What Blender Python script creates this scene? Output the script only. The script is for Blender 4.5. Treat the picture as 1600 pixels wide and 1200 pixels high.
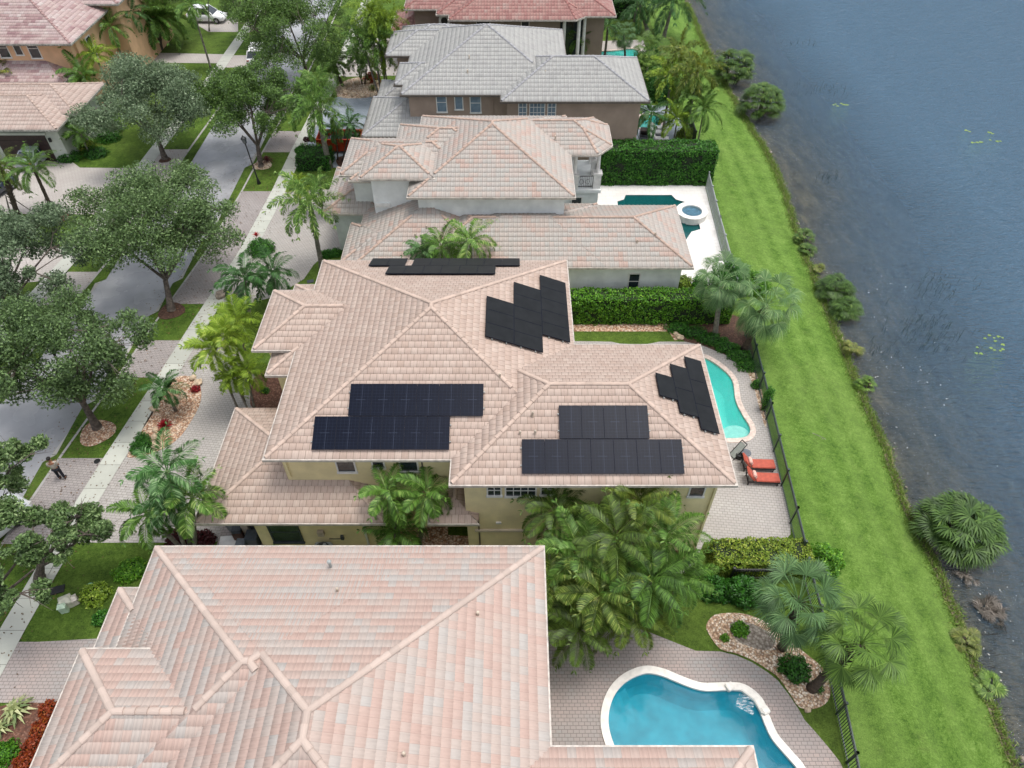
import bpy, bmesh, math, random
import numpy as np
from mathutils import Vector, Matrix, noise as mnoise

for o in list(bpy.data.objects): bpy.data.objects.remove(o)
SC = bpy.context.scene
COL = SC.collection
R = math.radians
random.seed(7); RNG = np.random.default_rng(7)

# ------------------------------------------------------------------ camera, light, exposure
CAM_H = 31.0; PITCH = R(46.6); FPX = 1110.0
cd = bpy.data.cameras.new('camera'); cam = bpy.data.objects.new('camera', cd); COL.objects.link(cam)
cam.location = (0, 0, CAM_H); cam.rotation_euler = (R(90) - PITCH, 0, 0)
cd.sensor_fit = 'HORIZONTAL'; cd.sensor_width = 36; cd.lens = 36 * FPX / 1600
cd.clip_start = 0.5; cd.clip_end = 3000
SC.camera = cam
SUN_EL, SUN_AZ = R(78), R(80)          # azimuth clockwise from +Y
w = bpy.data.worlds.new('World'); SC.world = w; w.use_nodes = True
nt = w.node_tree; nt.nodes.clear()
sky = nt.nodes.new('ShaderNodeTexSky'); sky.sky_type = 'NISHITA'; sky.sun_disc = False
sky.sun_elevation = SUN_EL; sky.sun_rotation = SUN_AZ; sky.air_density = 1.0; sky.dust_density = 4.0; sky.ozone_density = 1.0
hs = nt.nodes.new('ShaderNodeHueSaturation'); hs.inputs['Saturation'].default_value = 0.42
bg = nt.nodes.new('ShaderNodeBackground'); bg.inputs['Strength'].default_value = 0.15
wo = nt.nodes.new('ShaderNodeOutputWorld')
nt.links.new(sky.outputs[0], hs.inputs['Color']); nt.links.new(hs.outputs[0], bg.inputs[0]); nt.links.new(bg.outputs[0], wo.inputs[0])
sl = bpy.data.lights.new('sun', 'SUN'); sl.energy = 1.0; sl.angle = R(20); sl.color = (1.0, 0.97, 0.92)
so = bpy.data.objects.new('sun', sl); COL.objects.link(so)
so.rotation_euler = (R(90) - SUN_EL, 0, -SUN_AZ + math.pi)
SC.view_settings.view_transform = 'Standard'; SC.view_settings.look = 'None'
SC.view_settings.gamma = 1; SC.view_settings.exposure = 0.74
SC.render.engine = 'CYCLES'
SC.cycles.max_bounces = 6; SC.cycles.transparent_max_bounces = 12; SC.cycles.diffuse_bounces = 3
SC.cycles.glossy_bounces = 2; SC.cycles.transmission_bounces = 4; SC.cycles.use_denoising = True

# ------------------------------------------------------------------ surveying helpers (aerial photo -> metres)
def at(px, py, h=0.0):
    v = (py - 600) / FPX; u = (px - 800) / FPX
    z = (CAM_H - h) / (math.sin(PITCH) + v * math.cos(PITCH))
    return Vector((u * z, z * (math.cos(PITCH) - v * math.sin(PITCH)), h))
def on_wall(px, py, Y):
    v = (py - 600) / FPX
    d = Y * (math.sin(PITCH) + v * math.cos(PITCH)) / (math.cos(PITCH) - v * math.sin(PITCH))
    z = CAM_H - d
    zc = Y * math.cos(PITCH) + d * math.sin(PITCH)
    return (px - 800) / FPX * zc, z
def pts(*a, h=0.0):
    return [tuple(at(x, y, h))[:2] for x, y in a]

# ------------------------------------------------------------------ materials
def lin(c):
    return tuple(((v / 255) / 12.92 if v / 255 <= .04045 else ((v / 255 + .055) / 1.055) ** 2.4) for v in c)
def c4(c): return (*lin(c), 1)
MATS = {}
class N:
    def __init__(s, name):
        s.m = bpy.data.materials.new(name); s.m.use_nodes = True; s.t = s.m.node_tree; s.t.nodes.clear()
        s.out = s.t.nodes.new('ShaderNodeOutputMaterial')
    def n(s, typ, **kw):
        nd = s.t.nodes.new(typ)
        for k, v in kw.items():
            if k in nd.inputs.keys(): s.set(nd.inputs[k], v)
            else: setattr(nd, k, v)
        return nd
    def set(s, inp, v):
        if isinstance(v, bpy.types.NodeSocket): s.t.links.new(v, inp)
        else: inp.default_value = v
    def math(s, op, a, b=None, c=None):
        nd = s.t.nodes.new('ShaderNodeMath'); nd.operation = op
        for i, v in enumerate((a, b, c)):
            if v is not None: s.set(nd.inputs[i], v)
        return nd.outputs[0]
    def vmath(s, op, a, b):
        nd = s.t.nodes.new('ShaderNodeVectorMath'); nd.operation = op
        s.set(nd.inputs[0], a); s.set(nd.inputs[1], b); return nd.outputs[0]
    def mix(s, f, a, b, blend='MIX'):
        nd = s.t.nodes.new('ShaderNodeMix'); nd.data_type = 'RGBA'; nd.blend_type = blend
        s.set(nd.inputs[0], f); s.set(nd.inputs[6], a); s.set(nd.inputs[7], b); return nd.outputs[2]
    def ramp(s, f, stops, interp='LINEAR'):
        nd = s.t.nodes.new('ShaderNodeValToRGB'); cr = nd.color_ramp; cr.interpolation = interp
        while len(cr.elements) < len(stops): cr.elements.new(.5)
        for e, (p, c) in zip(cr.elements, stops): e.position = p; e.color = c if len(c) == 4 else c4(c)
        s.set(nd.inputs[0], f); return nd.outputs[0]
    def noise(s, scale, detail=3, vec=None, rough=.5, dist=0):
        nd = s.n('ShaderNodeTexNoise', Scale=scale, Detail=detail, Roughness=rough, Distortion=dist)
        if vec is None: vec = s.coord()
        s.set(nd.inputs['Vector'], vec); return nd.outputs['Fac']
    def coord(s):
        if not hasattr(s, '_tc'): s._tc = s.t.nodes.new('ShaderNodeTexCoord')
        return s._tc.outputs['Object']
    def mapping(s, scale=(1, 1, 1), rot=(0, 0, 0), vec=None):
        nd = s.t.nodes.new('ShaderNodeMapping'); nd.inputs['Scale'].default_value = scale; nd.inputs['Rotation'].default_value = rot
        s.set(nd.inputs['Vector'], vec if vec is not None else s.coord()); return nd.outputs[0]
    def bump(s, h, strength=.3, dist=.02):
        nd = s.n('ShaderNodeBump', Strength=strength, Distance=dist); s.set(nd.inputs['Height'], h); return nd.outputs[0]
    def bsdf(s, col, rough=.6, normal=None, spec=.5, metal=0, **kw):
        b = s.t.nodes.new('ShaderNodeBsdfPrincipled')
        s.set(b.inputs['Base Color'], col if isinstance(col, bpy.types.NodeSocket) else (col if len(col) == 4 else c4(col)))
        s.set(b.inputs['Roughness'], rough); b.inputs['Specular IOR Level'].default_value = spec; b.inputs['Metallic'].default_value = metal
        if normal is not None: s.set(b.inputs['Normal'], normal)
        for k, v in kw.items(): s.set(b.inputs[k], v)
        s.t.links.new(b.outputs[0], s.out.inputs[0]); s.b = b; return b

def simple(name, col, rough=.6, var=.12, scale=3.0, metal=0, spec=.5, bump=0):
    if name in MATS: return MATS[name]
    k = N(name); d = tuple(max(0, v * (1 - var * 1.6)) for v in col); l = tuple(min(255, v * (1 + var * .5)) for v in col)
    f = k.noise(scale, 5)
    c = k.ramp(f, [(.3, d), (.7, l)])
    nrm = k.bump(k.noise(scale * 20, 3), bump, .01) if bump else None
    k.bsdf(c, rough, nrm, spec, metal); MATS[name] = k.m; return k.m

def stucco(name, col):
    k = N(name)
    g = k.noise(1.2, 6); s2 = k.noise(1.0, 5, k.mapping((3, 3, .35)))
    c = k.mix(k.math('MULTIPLY', k.math('GREATER_THAN', g, .0), k.ramp(g, [(.35, (0, 0, 0)), (.75, (255, 255, 255))])), c4(tuple(v * .9 for v in col)), c4(col))
    c = k.mix(k.ramp(s2, [(.5, (0, 0, 0)), (.8, (110, 110, 110))]), c, c4(tuple(v * .78 for v in col)))
    k.bsdf(c, .85, k.bump(k.noise(45, 3), .25, .01), .25); return k.m

def tiles(name, pal, width, expo, stagger=0.5, joint=.05, patch=.35, pscale=.5, grain=.35, jdark=.35, wash=None, rough=.72, group=3.0):
    """roof tile shader: uv in metres, one random colour of the palette per tile"""
    k = N(name)
    uv = k.t.nodes.new('ShaderNodeUVMap').outputs[0]
    sp = k.t.nodes.new('ShaderNodeSeparateXYZ'); k.set(sp.inputs[0], uv)
    vr = k.math('DIVIDE', sp.outputs[1], expo); row = k.math('FLOOR', k.math('ADD', vr, .001))
    uc = k.math('ADD', k.math('DIVIDE', sp.outputs[0], width), k.math('MULTIPLY', k.math('MODULO', row, 2), stagger))
    col = k.math('FLOOR', uc); fr = k.math('FRACT', uc)
    cb = k.t.nodes.new('ShaderNodeCombineXYZ'); k.set(cb.inputs[0], col); k.set(cb.inputs[1], row)
    wn = k.t.nodes.new('ShaderNodeTexWhiteNoise'); wn.noise_dimensions = '2D'; k.set(wn.inputs['Vector'], cb.outputs[0])
    cbg = k.t.nodes.new('ShaderNodeCombineXYZ'); k.set(cbg.inputs[0], k.math('FLOOR', k.math('DIVIDE', k.math('ADD', col, k.math('MULTIPLY', row, 1.7)), group))); k.set(cbg.inputs[1], row)
    wg = k.t.nodes.new('ShaderNodeTexWhiteNoise'); wg.noise_dimensions = '2D'; k.set(wg.inputs['Vector'], cbg.outputs[0])
    pn = k.noise(pscale, 2, k.mapping((.35, 1, 1), vec=cb.outputs[0]), .6)
    pn = k.ramp(pn, [(.3, (0, 0, 0)), (.7, (255, 255, 255))])
    val = k.math('ADD', k.math('MULTIPLY', k.mix(.7, wn.outputs['Value'], wg.outputs['Value']), 1 - patch), k.math('MULTIPLY', pn, patch))
    n = len(pal); c = k.ramp(val, [((i + .5) / n, p) for i, p in enumerate(pal)])
    cb2 = k.t.nodes.new('ShaderNodeCombineXYZ'); k.set(cb2.inputs[0], k.math('MULTIPLY', sp.outputs[0], 24)); k.set(cb2.inputs[1], k.math('MULTIPLY', sp.outputs[1], 3.0)); k.set(cb2.inputs[2], wn.outputs['Value'])
    gr = k.noise(1.0, 3, cb2.outputs[0], .6)
    c = k.mix(k.math('MULTIPLY', k.math('SUBTRACT', .62, gr), grain * 2.2), c, c4((112, 98, 90)))
    big = k.noise(.55, 5, uv, .6)
    c = k.mix(k.ramp(big, [(.45, (0, 0, 0)), (.75, (90, 90, 90))]), c, c4(wash or (120, 104, 96)))
    cb3 = k.t.nodes.new('ShaderNodeCombineXYZ'); k.set(cb3.inputs[0], k.math('MULTIPLY', sp.outputs[0], 2.2)); k.set(cb3.inputs[1], k.math('MULTIPLY', sp.outputs[1], .22))
    c = k.mix(k.ramp(k.noise(1.0, 5, cb3.outputs[0], .7), [(.54, (0, 0, 0)), (.78, (95, 95, 95))]), c, c4((116, 104, 96)))
    edge = k.math('MULTIPLY', k.math('LESS_THAN', fr, joint), jdark)
    c = k.mix(edge, c, c4((60, 48, 44)))
    k.bsdf(c, rough, k.bump(gr, .35, .01), .3); return k.m

def leafmat(name, dark, light, tip=None, trans=.25):
    k = N(name)
    gi = k.t.nodes.new('ShaderNodeNewGeometry'); oi = k.t.nodes.new('ShaderNodeObjectInfo')
    f = k.math('ADD', k.math('MULTIPLY', gi.outputs['Random Per Island'], .75), k.math('MULTIPLY', oi.outputs['Random'], .25))
    st = [(.05, dark), (.75, light)]
    if tip: st.append((.97, tip))
    c = k.ramp(f, st)
    d = k.t.nodes.new('ShaderNodeBsdfPrincipled'); k.set(d.inputs['Base Color'], c); d.inputs['Roughness'].default_value = .5; d.inputs['Specular IOR Level'].default_value = .35
    t = k.t.nodes.new('ShaderNodeBsdfTranslucent'); k.set(t.inputs[0], k.mix(.4, c, c4(tip or light)))
    m = k.t.nodes.new('ShaderNodeMixShader'); m.inputs[0].default_value = trans
    k.t.links.new(d.outputs[0], m.inputs[1]); k.t.links.new(t.outputs[0], m.inputs[2]); k.t.links.new(m.outputs[0], k.out.inputs[0]); return k.m

def pavers(name, c1, c2, c3, mortar, bw=.3, bh=.2, rot=0, dirt=(90, 80, 76), rough=.8):
    k = N(name)
    v = k.mapping((1, 1, 1), (0, 0, rot))
    def br(a, b, off):
        nd = k.n('ShaderNodeTexBrick', Scale=1.0); k.set(nd.inputs['Vector'], v)
        nd.inputs['Color1'].default_value = c4(a); nd.inputs['Color2'].default_value = c4(b); nd.inputs['Mortar'].default_value = c4(mortar)
        nd.inputs['Mortar Size'].default_value = .014; nd.inputs['Mortar Smooth'].default_value = .3
        nd.inputs['Brick Width'].default_value = bw; nd.inputs['Row Height'].default_value = bh; nd.offset = off
        return nd
    b1 = br(c1, c2, .5); b2 = br(c1, c3, .5); b2.inputs['Bias'].default_value = .1
    c = k.mix(k.ramp(k.noise(.45, 4), [(.4, (0, 0, 0)), (.6, (255, 255, 255))]), b1.outputs[0], b2.outputs[0])
    c = k.mix(k.ramp(k.noise(.25, 6, rough=.65), [(.5, (0, 0, 0)), (.78, (130, 130, 130))]), c, c4(dirt))
    c = k.mix(k.math('MULTIPLY', k.noise(14, 4), .3), c, c4(tuple(x * .7 for x in c1)))
    k.bsdf(c, rough, k.bump(b1.outputs['Fac'], -.4, .01), .3); return k.m

def grassmat(name, a, b, c_, dry, stripes=0):
    k = N(name)
    n1 = k.math('ADD', k.math('MULTIPLY', k.noise(14, 3, rough=.8), .6), k.math('MULTIPLY', k.noise(4.5, 3, rough=.7), .4)); n2 = k.noise(1.1, 5, rough=.6); n3 = k.noise(.16, 4)
    f = k.math('ADD', k.math('MULTIPLY', n1, .75), k.math('MULTIPLY', n2, .30))
    c = k.ramp(f, [(.42, a), (.55, b), (.69, c_)])
    c = k.mix(k.ramp(n3, [(.42, (0, 0, 0)), (.7, (120, 120, 120))]), c, c4(dry))
    if stripes:
        wv = k.n('ShaderNodeTexWave', Scale=.21, Distortion=5.0, Detail=4.0); k.set(wv.inputs['Vector'], k.mapping((1, .12, 1)))
        c = k.mix(k.math('MULTIPLY', wv.outputs['Fac'], stripes), c, c4(tuple(min(255, x * 1.18) for x in c_)))
        n5 = k.noise(.7, 4, k.mapping((1, 1, 1)), .7)
        c = k.mix(k.ramp(n5, [(.58, (0, 0, 0)), (.75, (110, 110, 110))]), c, c4((140, 146, 92)))
    k.bsdf(c, .9, k.bump(k.noise(30, 3, rough=.8), .9, .06), .15); return k.m

def gravelmat(name, pal, scale=12):
    k = N(name)
    vo = k.n('ShaderNodeTexVoronoi', Scale=float(scale)); k.set(vo.inputs['Vector'], k.coord())
    sp = k.t.nodes.new('ShaderNodeSeparateColor'); k.set(sp.inputs[0], vo.outputs['Color'])
    n = len(pal); c = k.ramp(sp.outputs[0], [((i + .5) / n, p) for i, p in enumerate(pal)])
    c = k.mix(k.ramp(vo.outputs['Distance'], [(.35, (0, 0, 0)), (.75, (200, 200, 200))]), c, c4((70, 52, 42)))
    k.bsdf(c, .8, k.bump(vo.outputs['Distance'], -.8, .04), .3); return k.m

M = {}
# roofs
M['tile_A'] = tiles('tile_blush_flat', [(174, 153, 139), (178, 158, 145), (182, 163, 150), (186, 168, 155)], .30, .33, .5, .06, .15, .5, .38, .7, (150, 130, 119), group=1.0)
M['tile_C'] = tiles('tile_pink_gray', [(180, 160, 149), (177, 152, 141), (179, 156, 145), (176, 163, 154), (171, 165, 159), (174, 168, 162)], .29, .33, 0, .04, .5, .5, .12, .3, (166, 152, 143), group=1.6)
M['tile_B'] = tiles('tile_weathered', [(172, 148, 136), (176, 156, 145), (172, 162, 153), (168, 164, 157), (176, 163, 154), (168, 138, 122)], .29, .36, 0, .14, .5, .35, .3, .3, (144, 130, 120), group=2.0)
M['tile_D'] = tiles('tile_pale_gray', [(150, 150, 147), (157, 157, 154), (163, 163, 159), (155, 156, 153)], .29, .40, 0, .10, .3, .4, .25, .4, (134, 134, 130), group=1.0)
M['tile_E'] = tiles('tile_red', [(138, 98, 93), (150, 108, 102), (158, 122, 114), (158, 134, 126)], .29, .40, 0, .12, .4, .4, .3, .5, (130, 100, 94), group=1.0)
M['tile_F'] = tiles('tile_plum', [(138, 108, 110), (156, 130, 128), (178, 160, 154), (170, 148, 146), (188, 178, 172)], .36, .34, .5, .06, .15, .5, .35, .5, (140, 118, 118))
M['tile_G'] = tiles('tile_rose', [(168, 148, 138), (176, 158, 148), (180, 164, 154)], .3, .40, 0, .10, .3, .4, .25, .4, (146, 130, 122), group=1.0)
def capmat(name, col):
    k = N(name); gi = k.t.nodes.new('ShaderNodeNewGeometry'); c = k.ramp(gi.outputs['Random Per Island'], [(.0, tuple(v * .94 for v in col)), (.6, col), (1, tuple(min(255, v * 1.03) for v in col))])
    c = k.mix(k.ramp(k.noise(1.1, 5), [(.5, (0, 0, 0)), (.75, (120, 120, 120))]), c, c4(tuple(v * .72 for v in col))); k.bsdf(c, .8, k.bump(k.noise(20, 3), .4, .01), .3); return k.m
M['cap_A'] = capmat('cap_blush', (184, 164, 150)); M['cap_C'] = capmat('cap_pink', (182, 165, 154)); M['cap_B'] = capmat('cap_weathered', (172, 150, 136))
M['cap_D'] = capmat('cap_gray', (152, 152, 154)); M['cap_E'] = capmat('cap_red', (146, 102, 96)); M['cap_F'] = capmat('cap_plum', (156, 128, 124)); M['cap_G'] = capmat('cap_rose', (176, 156, 144))
M['wall_A'] = stucco('stucco_yellow', (240, 225, 176)); M['wall_B'] = stucco('stucco_pale_blue', (240, 243, 240))
M['wall_C'] = stucco('stucco_cream', (214, 200, 178)); M['wall_D'] = stucco('stucco_taupe', (168, 148, 132))
M['wall_E'] = stucco('stucco_mushroom', (156, 138, 124)); M['wall_F'] = stucco('stucco_peach', (226, 184, 146)); M['wall_G'] = stucco('stucco_pale_green', (196, 202, 190))
M['white'] = simple('white_paint', (222, 220, 214), .45, .05, 4); M['gutter_w'] = simple('gutter_offwhite', (188, 180, 170), .4, .12, 5)
M['gutter_g'] = simple('gutter_stained', (160, 158, 150), .45, .25, 6); M['fascia'] = simple('fascia_cream', (190, 176, 158), .6, .12, 4)
M['fascia_dark'] = simple('fascia_dark', (92, 84, 76), .6, .12, 4)
k = N('window_glass'); k.bsdf(k.ramp(k.noise(1.3, 2), [(.3, (26, 32, 36)), (.7, (58, 68, 74))]), .08, None, .8); M['glass'] = k.m
k = N('blue_window_glass'); k.bsdf(k.ramp(k.noise(1.3, 2), [(.3, (92, 112, 128)), (.7, (130, 150, 162))]), .1, None, .8); M['glass_b'] = k.m
M['black'] = simple('black_metal', (26, 27, 28), .45, .2, 8); M['iron'] = simple('wrought_iron', (40, 36, 34), .5, .2, 8)
M['bronze'] = simple('dark_green_metal', (46, 62, 56), .45, .15, 6); M['alu'] = simple('grey_aluminium', (150, 156, 154), .4, .08, 6)
M['dgrey'] = simple('dark_grey_plastic', (62, 68, 74), .5, .12, 6); M['garage'] = simple('dark_brown_door', (48, 32, 28), .5, .15, 6)
# solar
k = N('solar_cells')
uv = k.t.nodes.new('ShaderNodeUVMap').outputs[0]; sp = k.t.nodes.new('ShaderNodeSeparateXYZ'); k.set(sp.inputs[0], uv)
def lines(k, src, n, wdt): return k.math('LESS_THAN', k.math('ABSOLUTE', k.math('SUBTRACT', k.math('FRACT', k.math('ADD', k.math('MULTIPLY', src, n), .5)), .5)), wdt)
g = k.math('MAXIMUM', lines(k, sp.outputs[0], 6, .03), lines(k, sp.outputs[1], 10, .04))
mid = k.math('MAXIMUM', k.math('LESS_THAN', k.math('ABSOLUTE', k.math('SUBTRACT', sp.outputs[0], .56)), .012), k.math('MULTIPLY', k.math('LESS_THAN', k.math('ABSOLUTE', k.math('SUBTRACT', sp.outputs[1], .5)), .008), k.math('LESS_THAN', k.math('ABSOLUTE', k.math('SUBTRACT', sp.outputs[0], .5)), .22)))
c = k.mix(k.noise(2.5, 3), c4((10, 15, 28)), c4((15, 21, 35)))
c = k.mix(k.math('MULTIPLY', g, .4), c, c4((44, 52, 70))); c = k.mix(k.math('MULTIPLY', mid, .35), c, c4((70, 78, 96)))
k.bsdf(c, .32, None, .07); M['solar'] = k.m
k = N('solar_cells_black'); c = k.mix(k.noise(2.5, 3), c4((24, 26, 28)), c4((40, 42, 44))); c = k.mix(k.math('MULTIPLY', lines(k, k.coord(), 1, .03), 0), c, c)
k.bsdf(c, .38, None, .07); M['solar_k'] = k.m
M['solar_frame'] = simple('solar_frame', (22, 26, 38), .5, .1, 5, 0, .1)
# ground
M['lawn'] = grassmat('lawn_grass', (46, 68, 24), (80, 106, 38), (110, 136, 58), (116, 120, 64))
M['bank'] = grassmat('bank_grass', (60, 88, 32), (92, 124, 48), (126, 152, 80), (114, 130, 72), .14)
M['paver_A'] = pavers('driveway_pavers', (164, 160, 155), (177, 173, 167), (168, 162, 156), (132, 127, 122), .26, .16, .1, (146, 138, 134))
M['paver_S'] = pavers('strip_pavers', (150, 144, 141), (163, 157, 153), (154, 146, 142), (118, 112, 110), .24, .15, .1, (126, 116, 116))
M['paver_C'] = pavers('pool_pavers', (160, 150, 145), (172, 156, 149), (154, 152, 149), (122, 113, 109), .24, .15, 0, (140, 130, 125))
M['paver_D'] = pavers('slate_cobbles', (140, 150, 158), (170, 178, 184), (120, 132, 142), (110, 116, 122), .3, .16, .2, (120, 126, 132))
M['paver_F'] = pavers('pale_pavers', (174, 168, 162), (183, 178, 171), (170, 163, 157), (146, 140, 135), .3, .2, .15, (164, 153, 147))
M['paver_W'] = pavers('white_travertine', (222, 220, 214), (232, 230, 226), (212, 208, 202), (200, 198, 192), .6, .4, 0, (196, 190, 184))
def concrete(name, col, js=1.55, ang=0):
    k = N(name); v = k.mapping((1, 1, 1), (0, 0, ang)); sp = k.t.nodes.new('ShaderNodeSeparateXYZ'); k.set(sp.inputs[0], v)
    j = k.math('LESS_THAN', k.math('FRACT', k.math('DIVIDE', sp.outputs[1], js)), .022)
    slab = k.t.nodes.new('ShaderNodeTexWhiteNoise'); slab.noise_dimensions = '1D'; k.set(slab.inputs['W'], k.math('FLOOR', k.math('DIVIDE', sp.outputs[1], js)))
    c = k.mix(slab.outputs['Value'], c4(tuple(x * .93 for x in col)), c4(tuple(min(255, x * 1.03) for x in col)))
    c = k.mix(k.ramp(k.noise(.9, 6, rough=.65), [(.45, (0, 0, 0)), (.72, (150, 150, 150))]), c, c4(tuple(x * .78 for x in col)))
    c = k.mix(k.math('MULTIPLY', j, .6), c, c4((90, 90, 84)))
    k.bsdf(c, .85, k.bump(k.noise(60, 3), .2, .005), .3); return k.m
M['sidewalk'] = concrete('sidewalk_concrete', (180, 182, 172)); M['curb'] = concrete('curb_concrete', (164, 162, 156), 3)
k = N('asphalt'); c = k.ramp(k.noise(.5, 6), [(.35, (146, 147, 149)), (.7, (170, 171, 173))]); c = k.mix(k.math('MULTIPLY', k.noise(40, 4), .5), c, c4((92, 92, 94)))
k.bsdf(c, k.ramp(k.noise(.35, 4), [(.4, (95, 95, 95)), (.65, (170, 170, 170))]), k.bump(k.noise(60, 3), .3, .005), .5); M['road'] = k.m
M['gravel'] = gravelmat('river_gravel', [(150, 110, 84), (190, 152, 124), (206, 178, 150), (220, 204, 184), (172, 132, 104)], 11)
M['gravel_w'] = gravelmat('pale_gravel', [(170, 140, 112), (206, 186, 160), (226, 216, 200), (198, 168, 138), (150, 120, 96)], 12)
M['mulch'] = gravelmat('dark_mulch', [(58, 40, 32), (84, 60, 48), (70, 50, 44), (104, 78, 62)], 16)
M['mulch_r'] = gravelmat('reddish_mulch', [(84, 54, 44), (112, 76, 60), (96, 66, 54), (134, 100, 84)], 14)
M['bare'] = gravelmat('grey_sand', [(140, 132, 120), (158, 150, 138), (126, 118, 106)], 9)
M['coping'] = simple('white_coping', (226, 222, 214), .6, .05, 4); M['coping_p'] = simple('pale_pink_coping', (206, 188, 176), .7, .1, 5)
M['shore'] = gravelmat('muddy_bank', [(70, 62, 48), (92, 84, 68), (116, 108, 92), (72, 76, 54), (88, 80, 62)], 9)
# lake bed and waters
k = N('lake_bed'); sh = k.t.nodes.new('ShaderNodeAttribute'); sh.attribute_name = 'deep'
c = k.ramp(k.noise(.8, 6, k.mapping((1, .45, 1), (0, 0, .3)), .65), [(.35, (82, 80, 66)), (.55, (116, 110, 86)), (.72, (150, 138, 104))])
c = k.mix(k.ramp(k.noise(2.2, 5), [(.5, (0, 0, 0)), (.7, (160, 160, 160))]), c, c4((70, 76, 52)))
c = k.mix(sh.outputs['Fac'], c, c4((40, 52, 56))); k.bsdf(c, .9, None, .2); M['bed'] = k.m

def water(name, body, turbid, bumps, tint=(1, 1, 1, 1), attr=None, rough=.06, tmax=.93, bd=.12):
    """clear water over its bed; depth (vertex attribute) makes it more turbid"""
    k = N(name)
    hts = None
    for sc, st, mp, rot in bumps:
        n = k.noise(sc, 3, k.mapping(mp, (0, 0, rot)), .55)
        n = k.math('MULTIPLY', n, st); hts = n if hts is None else k.math('ADD', hts, n)
    nb = k.bump(hts, 1.0, bd)
    fr = k.n('ShaderNodeFresnel', IOR=1.33); k.set(fr.inputs['Normal'], nb)
    gl = k.n('ShaderNodeBsdfGlossy', Roughness=rough); k.set(gl.inputs['Normal'], nb)
    tr = k.t.nodes.new('ShaderNodeBsdfTransparent'); tr.inputs[0].default_value = tint
    df = k.t.nodes.new('ShaderNodeBsdfDiffuse'); df.inputs[0].default_value = c4(body); k.set(df.inputs['Normal'], nb)
    m1 = k.t.nodes.new('ShaderNodeMixShader')
    if attr:
        a = k.t.nodes.new('ShaderNodeAttribute'); a.attribute_name = attr
        k.set(m1.inputs[0], k.math('MINIMUM', k.math('ADD', k.math('MULTIPLY', a.outputs['Fac'], tmax), turbid), .96))
    else: m1.inputs[0].default_value = turbid
    m2 = k.t.nodes.new('ShaderNodeMixShader'); k.set(m2.inputs[0], k.math('MINIMUM', k.math('MULTIPLY', fr.outputs[0], 1.25), 1.0))
    L = k.t.links
    L.new(tr.outputs[0], m1.inputs[1]); L.new(df.outputs[0], m1.inputs[2]); L.new(m1.outputs[0], m2.inputs[1]); L.new(gl.outputs[0], m2.inputs[2]); L.new(m2.outputs[0], k.out.inputs[0])
    return k.m
M['lake'] = water('lake_water', (82, 114, 138), .17, [(1.0, 1.6, (.5, 1.9, 1), -.38), (1.0, 1.5, (1.3, 4.6, 1), -.30), (1.0, .6, (4, 11, 1), -.45), (.08, 1.5, (1, 1, 1), 0)], attr='deep', bd=.36)
M['pool_water_A'] = water('turquoise_pool_water', (86, 206, 200), .38, [(3, .10, (1, 1, 1), 0)], (.75, .98, .94, 1), bd=.05)
M['pool_water_C'] = water('blue_pool_water', (36, 138, 164), .34, [(2.2, .28, (1, 1, 1), 0), (8, .05, (1, 1, 1), 0)], (.6, .92, .96, 1), bd=.02)
M['pool_water_B'] = water('green_pool_water', (34, 118, 118), .35, [(2.5, .1, (1, 1, 1), 0)], (.6, .85, .85, 1), bd=.03)
M['spa_water'] = water('spa_water', (90, 130, 145), .15, [(6, .25, (1, 1, 1), 0)], (.75, .9, .95, 1))
M['plaster_A'] = simple('aqua_plaster', (120, 226, 214), .6, .05, 1.5); M['plaster_C'] = simple('blue_plaster', (90, 190, 205), .6, .1, 1.2)
M['plaster_B'] = simple('dark_plaster', (44, 118, 118), .6, .1, 1.5); M['plaster_spa'] = simple('spa_plaster', (104, 132, 150), .6, .1, 3)
# plants
M['bark'] = simple('oak_bark', (98, 88, 80), .9, .25, 6, bump=.5); M['ptrunk'] = simple('palm_trunk', (128, 122, 112), .85, .22, 5, bump=.4)
M['ptrunk_d'] = simple('dark_palm_trunk', (86, 74, 64), .9, .25, 6, bump=.5); M['shaft'] = simple('crownshaft_green', (110, 132, 80), .5, .1, 4)
M['oak_g'] = leafmat('oak_leaf_grey', (46, 64, 44), (112, 134, 98), (164, 180, 146)); M['oak_b'] = leafmat('oak_leaf_green', (40, 64, 28), (106, 140, 64), (164, 188, 112))
M['oak_m'] = leafmat('oak_leaf_mid', (44, 64, 36), (108, 136, 80), (160, 180, 126))
M['palm_d'] = leafmat('palm_leaf_dark', (24, 52, 20), (72, 118, 56), (140, 172, 118)); M['palm_m'] = leafmat('palm_leaf_mid', (34, 62, 20), (104, 146, 58), (170, 190, 110))
M['palm_y'] = leafmat('palm_leaf_yellow', (74, 104, 24), (140, 168, 52), (190, 202, 92)); M['palm_o'] = leafmat('palm_leaf_olive', (52, 74, 26), (116, 136, 52), (184, 176, 84))
M['palm_c'] = leafmat('palm_leaf_coconut', (32, 50, 18), (98, 126, 46), (176, 182, 96)); M['fan'] = leafmat('fan_leaf', (50, 80, 42), (102, 138, 84), (160, 182, 124))
M['fan_g'] = leafmat('fan_leaf_green', (50, 80, 26), (108, 142, 56), (164, 182, 96)); M['fan_y'] = leafmat('fan_leaf_straw', (74, 84, 38), (122, 136, 62), (164, 152, 88))
M['fan_dk'] = leafmat('fan_leaf_deep', (38, 66, 24), (86, 118, 50), (150, 164, 84)); M['dead'] = leafmat('dead_frond', (84, 76, 66), (132, 124, 114), (164, 158, 150), 0.05)
M['hedge'] = leafmat('hedge_leaf', (28, 66, 18), (60, 118, 32), (110, 164, 60)); M['hedge_l'] = leafmat('hedge_leaf_lime', (40, 84, 18), (92, 146, 34), (150, 192, 66))
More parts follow.
